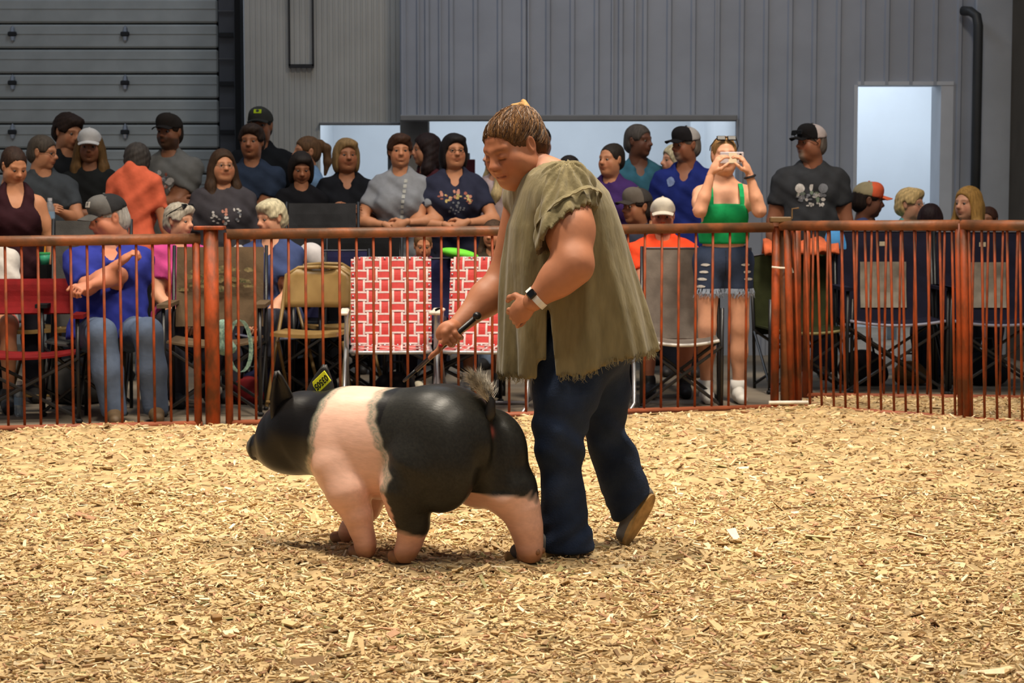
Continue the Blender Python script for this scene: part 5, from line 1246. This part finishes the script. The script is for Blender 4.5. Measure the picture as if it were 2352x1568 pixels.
# ---- seated
person('heavy man in a blue polo, jeans and grey cap with folded arms', 245, 447, 11.30, yaw=16, hyaw=-58, pitch=14, seat=.40, male=True, w=1.45, d=1.5, hsz=1.12, belly=1.1, fat=.8, old=True, skin='ruddy', hair='crop', hcol=(170,166,160), shirt=(46,54,140), feet=(.05,.10,1.0), sleeve='elbow', pose=(((-.17,-.29,.25),(.7,.2,-.6)),((-.05,-.25,.40),(.7,.1,-.8))), curl=1.0, pants=(92,106,130), cap=((92,90,88), (40,40,42), (84,82,80), (170,164,156)), shoes=(96,76,52), neck='v', lean=-.06)
person('grey haired woman in a pink shirt with sunglasses on her head', 413, 462, 12.15, yaw=20, hyaw=62, pitch=4, seat=.42, w=1.1, bust=1, old=True, skin='fair', hair='pixie', hcol=(176,166,150), shirt=(196,72,134), pose='lap', shades=True, pants=(60,60,70))
person('silver haired woman in a slate blue top looking left', 622, 454, 12.45, yaw=-12, hyaw=-46, pitch=10, seat=.40, w=1.15, bust=1, old=True, skin='fair', hair='pixie', hcol=(206,194,160), shirt=(66,78,118), pose='lap', neck='v', pants=(60,60,70))
person('child with brown hair in a pink shirt behind the webbed chair', 972, 528, 12.75, yaw=4, hyaw=6, pitch=12, seat=.36, w=.85, skin='warm', hair='bun', hcol=(110,76,46), shirt=(146,62,92), pose='chest', pants=(60,50,60), shoes=(206,200,180))
person('seated person in dark shorts half hidden by the tunic', 1132, 500, 12.75, yaw=-10, hyaw=-20, seat=.40, w=1.0, skin='warm', hair='long', hcol=(70,50,34), shirt=(60,52,40), pose='lap', legs='shorts', pants=(40,38,44))
person('seated man in a grey cap looking left beside the tunic', 1462, 427, 13.15, yaw=-30, hyaw=-58, seat=.42, male=True, w=1.15, skin='tan', hair='short', hcol=(48,40,36), shirt=(50,52,66), pose='lap', cap=((96,88,80), (58,54,52), (60,54,50)))
person('man in an orange shirt and white and tan cap with glasses', 1522, 449, 12.70, yaw=0, hyaw=-4, pitch=6, seat=.42, male=True, w=1.3, d=1.2, belly=.8, fat=.6, old=True, skin='ruddy', hair='crop', hcol=(120,100,90), shirt=(236,76,40), pose='lap', cap=((206,196,180), (196,150,84), (206,196,180)), glasses='wire', legs='shorts', pants=(60,56,52), shoes=(28,26,26))
person('man in an orange and camouflage cap turned away from the ring', 1995, 414, 13.75, yaw=60, hyaw=92, pitch=6, seat=.46, male=True, w=1.1, skin='dark', hair='short', hcol=(40,30,26), shirt=(60,70,110), pose='lap', cap=((216,96,62), (150,138,108), (232,112,76)))
person('white blonde haired older woman looking right', 2092, 428, 14.3, yaw=30, hyaw=56, seat=.46, w=1.0, old=True, skin='fair', hair='pixie', hcol=(220,186,126), shirt=(100,176,176), pose='lap', glasses='wire')
person('dark haired person low beside the white blonde woman', 2137, 464, 13.6, yaw=20, hyaw=160, seat=.42, w=.95, skin='tan', hair='bob', hcol=(36,20,22), shirt=(70,60,70), pose='lap')
person('golden haired woman looking left at the right edge', 2222, 424, 13.7, yaw=-30, hyaw=-52, seat=.46, w=1.0, skin='fair', hair='long', hcol=(170,128,66), shirt=(170,190,180), pose='lap')
person('brown haired person behind the golden haired woman', 2268, 470, 14.4, yaw=-20, hyaw=-30, seat=.44, w=1.0, skin='tan', hair='short', hcol=(70,42,30), shirt=(70,56,56), pose='lap')
person('person in a white shirt seated at the far left edge', -28, 470, 11.75, yaw=14, hyaw=30, seat=.42, w=1.05, skin='warm', hair='short', hcol=(70,52,38), shirt=(214,206,198), pose='lap', legs='shorts', pants=(190,90,80))
# ------------------------------------------------------------------ small things
def item(name, label, cat, px, py, Y, group=None, z=None):
    p = P(px, py, Y); return thing(name, label, cat, (p.x, Y, p.z if z is None else z), 0, group)
# phone held up by the woman in green
g_ = grn; M3 = Matrix.Rotation(g_['tw'], 3, 'Z'); c = M3 @ Vector(g_['hc'] + g_['Rh'] @ np.array([.012,-.185,-.020])) + Vector((g_['X0'], g_['Y'], 0))
ph = thing('phone', 'phone in a clear case held up by the woman in green', 'phone', c)
obj('phone_body', MB().box((0,0,0), (.145,.009,.072), bev=.004), mat('clear_case', (196,184,186), .3, .06), ph)
obj('phone_card', MB().box((.005,-.0055,0), (.050,.002,.062)), mat('cream_card', (226,210,180), .6, .05), ph)
lz = MB()
for dx, dz in ((.052,.018),(.052,-.014),(.034,.002)): lz.tube([(dx,-.005,dz),(dx,-.009,dz)], .0085, 10)
obj('phone_lens', lz, mat('dark_lens', (14,13,14), .12), ph)
# ripped frayed shorts details
sh_ = [ch for ch in g_['o'].children if ch.name.startswith('shorts')][0]; k = g_['k']; hz_ = g_['hz']; rp = PR('pale_rip', (206,204,200)); r = random.Random(5)
decal(sh_, g_['o'], [(rp, blob(sx*(.125+.01*j), hz_-.03-.045*j, .032, .010, seed=j+int(9*sx+20))) for sx in (-1,1) for j in range(4)] + [(PR('dark_seam', (30,36,52)), [(-.004,hz_+.06),(.004,hz_+.06),(.004,hz_-.10),(-.004,hz_-.10)])], 'ripped_patch')
fz_ = MB(); bvs = BVHTree.FromPolygons([v.co.copy() for v in sh_.data.vertices], [tuple(q.vertices) for q in sh_.data.polygons])
for i in range(160):
    x = r.uniform(-.20,.20); h = bvs.ray_cast(Vector((x,-.6,hz_-.195*k)), Vector((0,1,0)))
    if h[0]: fz_.tube([h[0]+Vector((0,-.004,.01)), h[0]+Vector((r.uniform(-.012,.012),-.008,-.018)), h[0]+Vector((r.uniform(-.02,.02),-.004,-.018-r.uniform(.01,.035)))], [.0026,.002,.0008], 4)
obj('frayed_edge', fz_, mat('pale_denim_thread', (150,160,176), .9), sh_)['kind'] = 'stuff'
for s in (-1,1):
    obj('white_high_top', MB().tube([(s*.105*k,.02,.05),(s*.105*k,.018,.14)], [.048,.050], 12), mat('white_sock', (224,220,214), .8, .05), g_['o'], smooth=True)
# cup with a straw
cu = item('cup', 'green lidded cup with an orange straw left of the blue polo man', 'cup', 103, 600, 11.9)
obj('cup_body', MB().tube([(0,0,-.02),(0,0,.045)], [.026,.034], 14), mat('mint_plastic', (64,170,130), .4, .05), cu, smooth=True)
obj('lid', MB().tube([(0,0,.045),(0,0,.056)], .036, 14), mat('green_plastic', (70,190,110), .4), cu); obj('straw', MB().tube([(0,0,.05),(.004,0,.10)], .005, 6), mat('orange_straw', (230,140,40), .4), cu)
obj('holder', MB().tube([(0,0,-.16),(0,0,-.02)], [.040,.042], 12), blk, cu)
# mint patterned strap bag hanging on the brown chair
bp = P(520, 780, 11.12); bg_ = thing('bag', 'mint patterned drawstring bag hanging in front of the brown camouflage chair', 'bag', (bp.x, 11.12, bp.z))
mint = mat('mint_print', (150,180,160), .8, .3, 60, col2=(90,120,112)); F = Field((-.09,-.06,-.10), (.09,.06,.16), .008)
F.ell((-.02,0,.02), (.055,.035,.10), k=.03); F.ell((.0,.0,-.05), (.06,.04,.04), k=.03); V, Q = F.verts(); link('bag_body', np_mesh('bag_body', V, Q), mint, bg_)
stp = []
for t in np.linspace(0, 1, 22):
    a = t*2*PI; stp.append((.085+.065*math.cos(a+.4), -.05-.01*math.sin(a), -.05+.17*math.sin(a+.4)*(1 if math.sin(a+.4) > 0 else .8)))
obj('strap', MB().sheet([[Vector(p)+Vector((-.012,0,0)), Vector(p)+Vector((.012,0,0))] for p in stp], .004), mint, bg_)
# lime cushion, blue jacket, orange blanket and yellow box on the chairs, white bag
F = Field((-.16,-.1,-.06), (.18,.1,.08), .01); F.ell((0,0,0), (.13,.07,.035), R=Ry(.18), k=.03); V, Q = F.verts()
p = P(1055, 583, 12.45); o = link('cushion', np_mesh('cushion', V, Q), mat('lime_fabric', (110,210,50), .7, .08), None, p); tag(o, 'bright lime green cushion above the navy chair between the webbed chairs', 'cushion')
p = P(1838, 572, 12.95); bl = MB(); r6 = random.Random(3)
gg = [[Vector((-.25+.50*j/32, .008*math.sin(j*.5+i*.6), .05-.018*abs(i-4)**1.15+.010*math.sin(j*.55+i*.4)+.006*math.sin(j*1.1)+.02*j/32)) + Vector((0,(i-4)*.022,0)) for j in range(33)] for i in range(9)]
o = obj('blanket', bl.sheet(gg, .02), mat('orange_blanket', (214,104,60), .85, .16, 18, bump=.3), None, p, smooth=True); tag(o, 'crumpled orange blanket draped over the dark green corner chair', 'blanket')
p = P(1790, 561, 12.85); o = obj('box', MB().box((0,0,0), (.055,.03,.045), bev=.006), mat('yellow_box', (226,186,44), .5), None, p); tag(o, 'small yellow box on the orange blanket by the corner posts', 'box')
p = P(1915, 552, 12.95); F = Field((-.1,-.08,-.13), (.12,.08,.12), .01); F.ell((0,0,0), (.062,.05,.085), k=.02); F.cap((.03,0,.05),(.075,0,-.06), .03, .03, k=.03); V, Q = F.verts()
o = link('jacket', np_mesh('jacket', V, Q), mat('sky_blue_fabric', (74,150,214), .8, .1), None, p); tag(o, 'light blue jacket hung left of the dark navy chair', 'jacket')
p = P(715, 583, 12.6); F = Field((-.12,-.1,-.12), (.12,.1,.12), .01); F.ell((0,0,0), (.085,.06,.075), R=Ry(.3), k=.02); F.ell((.03,0,-.05), (.07,.05,.05), k=.03); V, Q = F.verts()
o = link('bag', np_mesh('bag', V, Q), mat('white_plastic_bag', (206,200,200), .6, .08), None, p); tag(o, 'crumpled white bag right of the silver haired woman', 'bag')
p = P(548, 580, 12.3); o = obj('towel', MB().box((0,0,0), (.075,.05,.10), bev=.02), mat('grey_towel', (176,170,168), .9, .1), None, p); tag(o, 'pale grey towel left of the silver haired woman', 'towel')
# bottles standing under the seats and one by the fence
def bottle(label, px, Y, z=0.0, cap=(220,220,224)):
    t = thing('water_bottle', label, 'bottle', (P(px, 447, Y).x, Y, z), 0, 'clear water bottles')
    obj('bottle_body', MB().tube([(0,0,0),(0,0,.02),(0,0,.14),(0,0,.175),(0,0,.19)], [.028,.033,.033,.018,.014], 12), mat('clear_bottle', (206,220,230), .1, .02, trans=.7), t, smooth=True)
    obj('bottle_label', MB().tube([(0,0,.07),(0,0,.115)], .0336, 12, caps=False), mat('bottle_label', (150,180,206), .5), t); obj('bottle_cap', MB().tube([(0,0,.188),(0,0,.208)], .016, 10), mat('bottle_cap', cap, .4), t)
bottle('clear water bottle standing under the red camp chair', 36, 11.2); bottle('clear water bottle under the webbed chair beside the tunic', 1068, 11.75)
hw_ = Rz(POLO['tw']) @ POLO['arms']['L'][2] + np.array([POLO['X0'], POLO['Y'], 0]); bottle('clear water bottle held by the grey haired man in the dark grey polo', 112, 12.45, 0); bt_ = [q for q in COL.objects if q.get('category') == 'bottle'][-1]; bt_.location = (hw_[0]-.01, hw_[1]-.075, hw_[2]-.13)
# bags and shoes lying below the seats
def bag(label, px, Y, col, s, rz=0.0):
    F = Field((-.2*s,-.15*s,-.01), (.2*s,.15*s,.3*s), .014); F.ell((0,0,.10*s), (.15*s,.10*s,.12*s), k=.04); F.ell((.03*s,-.02*s,.06*s), (.13*s,.11*s,.07*s), k=.05); F.plane((0,0,.004), (0,0,-1)); V, Q = F.verts()
    t = link('bag', np_mesh('bag', V, Q), fab('bag_%d_%d_%d' % col, col), None, (P(px,447,Y).x, Y, 0)); tag(t, label, 'bag')
    obj('handle', MB().tube([(-.07*s,-.02,.20*s),(-.05*s,-.04,.29*s),(.05*s,-.04,.29*s),(.07*s,-.02,.20*s)], .009, 6), M_blk, t, smooth=True); return t
bag('black bag on the floor behind the tan folding chair', 705, 12.35, (26,26,34), 1.15); bag('black bag under the left red webbed chair', 905, 11.95, (30,28,30), .9); bag('grey bag beside the legs of the red camp chair', 165, 11.95, (70,68,66), 1.3)
bag('dark bag under the left dark navy chair', 1985, 13.1, (34,30,34), 1.1); bag('brown bag under the see-through backed navy chair', 2095, 13.1, (120,86,50), .75); bag('black bag under the right navy chair', 2262, 13.1, (24,24,28), 1.1); bag('navy bag behind the brown camouflage chair', 600, 11.95, (36,38,70), 1.0)
bag('red and black bag beside the brown camouflage chair', 572, 11.9, (120,30,34), .8)
def sneaker(label, px, Y, rz, col=(206,198,176)):
    F = Field((-.07,-.19,-.01), (.07,.12,.14), .008); F.chain([(0,.05,.05),(0,-.04,.055),(0,-.13,.034)], [.042,.040,.034], k=.02); F.cap((0,.05,.06),(0,.055,.10), .036, .038, k=.02); F.plane((0,0,.003), (0,0,-1)); V, Q = F.verts()
    t = link('sneaker', np_mesh('sneaker', V, Q), mat('sneaker_%d_%d_%d' % col, col, .7, .06, 30), None, (P(px,447,Y).x, Y, 0)); t.rotation_euler = (0,0,rz); tag(t, label, 'shoe', 'pale sneakers under the webbed chairs')
    obj('sole', MB().box((0,-.04,.008), (.082,.25,.016), bev=.006), mat('cream_sole', (220,212,190), .7), t); return t
sneaker('pale sneaker under the left webbed chair, nearest the tan chair', 968, 11.9, .5); sneaker('pale sneaker under the gap between the two webbed chairs', 1005, 12.0, -.3)
# doorway and serving opening fittings
ex = item('fire_extinguisher', 'red fire extinguisher on the wall inside the bright doorway', 'extinguisher', 2153, 490, 17.6)
obj('cylinder', MB().tube([(0,0,-.16),(0,0,-.15),(0,0,.12),(0,0,.16)], [.04,.055,.055,.025], 12), mat('red_paint', (170,40,44), .4), ex, smooth=True); obj('valve', MB().tube([(0,0,.15),(0,0,.22),(.05,0,.25)], .016, 8), M_blk, ex)
po = obj('post', MB().box((0,0,0), (.05,.05,.9), bev=.006).box((.045,0,0), (.025,.06,.9)), mat('grey_post', (120,130,138), .5), None, P(2048, 480, 17.2)); tag(po, 'grey upright post standing inside the bright doorway', 'post'); po.location.z = .45
bd = thing('wall_board', 'grey notice board with a dark red end in the serving opening', 'board', P(985, 378, 16.4))
obj('board_panel', MB().box((0,0,0), (.70,.03,.20), bev=.006), mat('grey_board', (96,98,102), .6), bd); obj('red_panel', MB().box((.345,-.02,-.02), (.10,.02,.13), bev=.004), mat('dark_red_panel', (110,30,36), .5), bd)

p = G(497, 1421, .03); o = obj('wood_block', MB().box((0,0,.004), (.030,.022,.016), R=Matrix.Rotation(.5,3,'Z') @ Matrix.Rotation(.3,3,'X'), bev=.002), mat('raw_wood', (150,112,66), .8, .15, 60), None, p); tag(o, 'small square block of wood lying on the shavings in the left foreground', 'block')
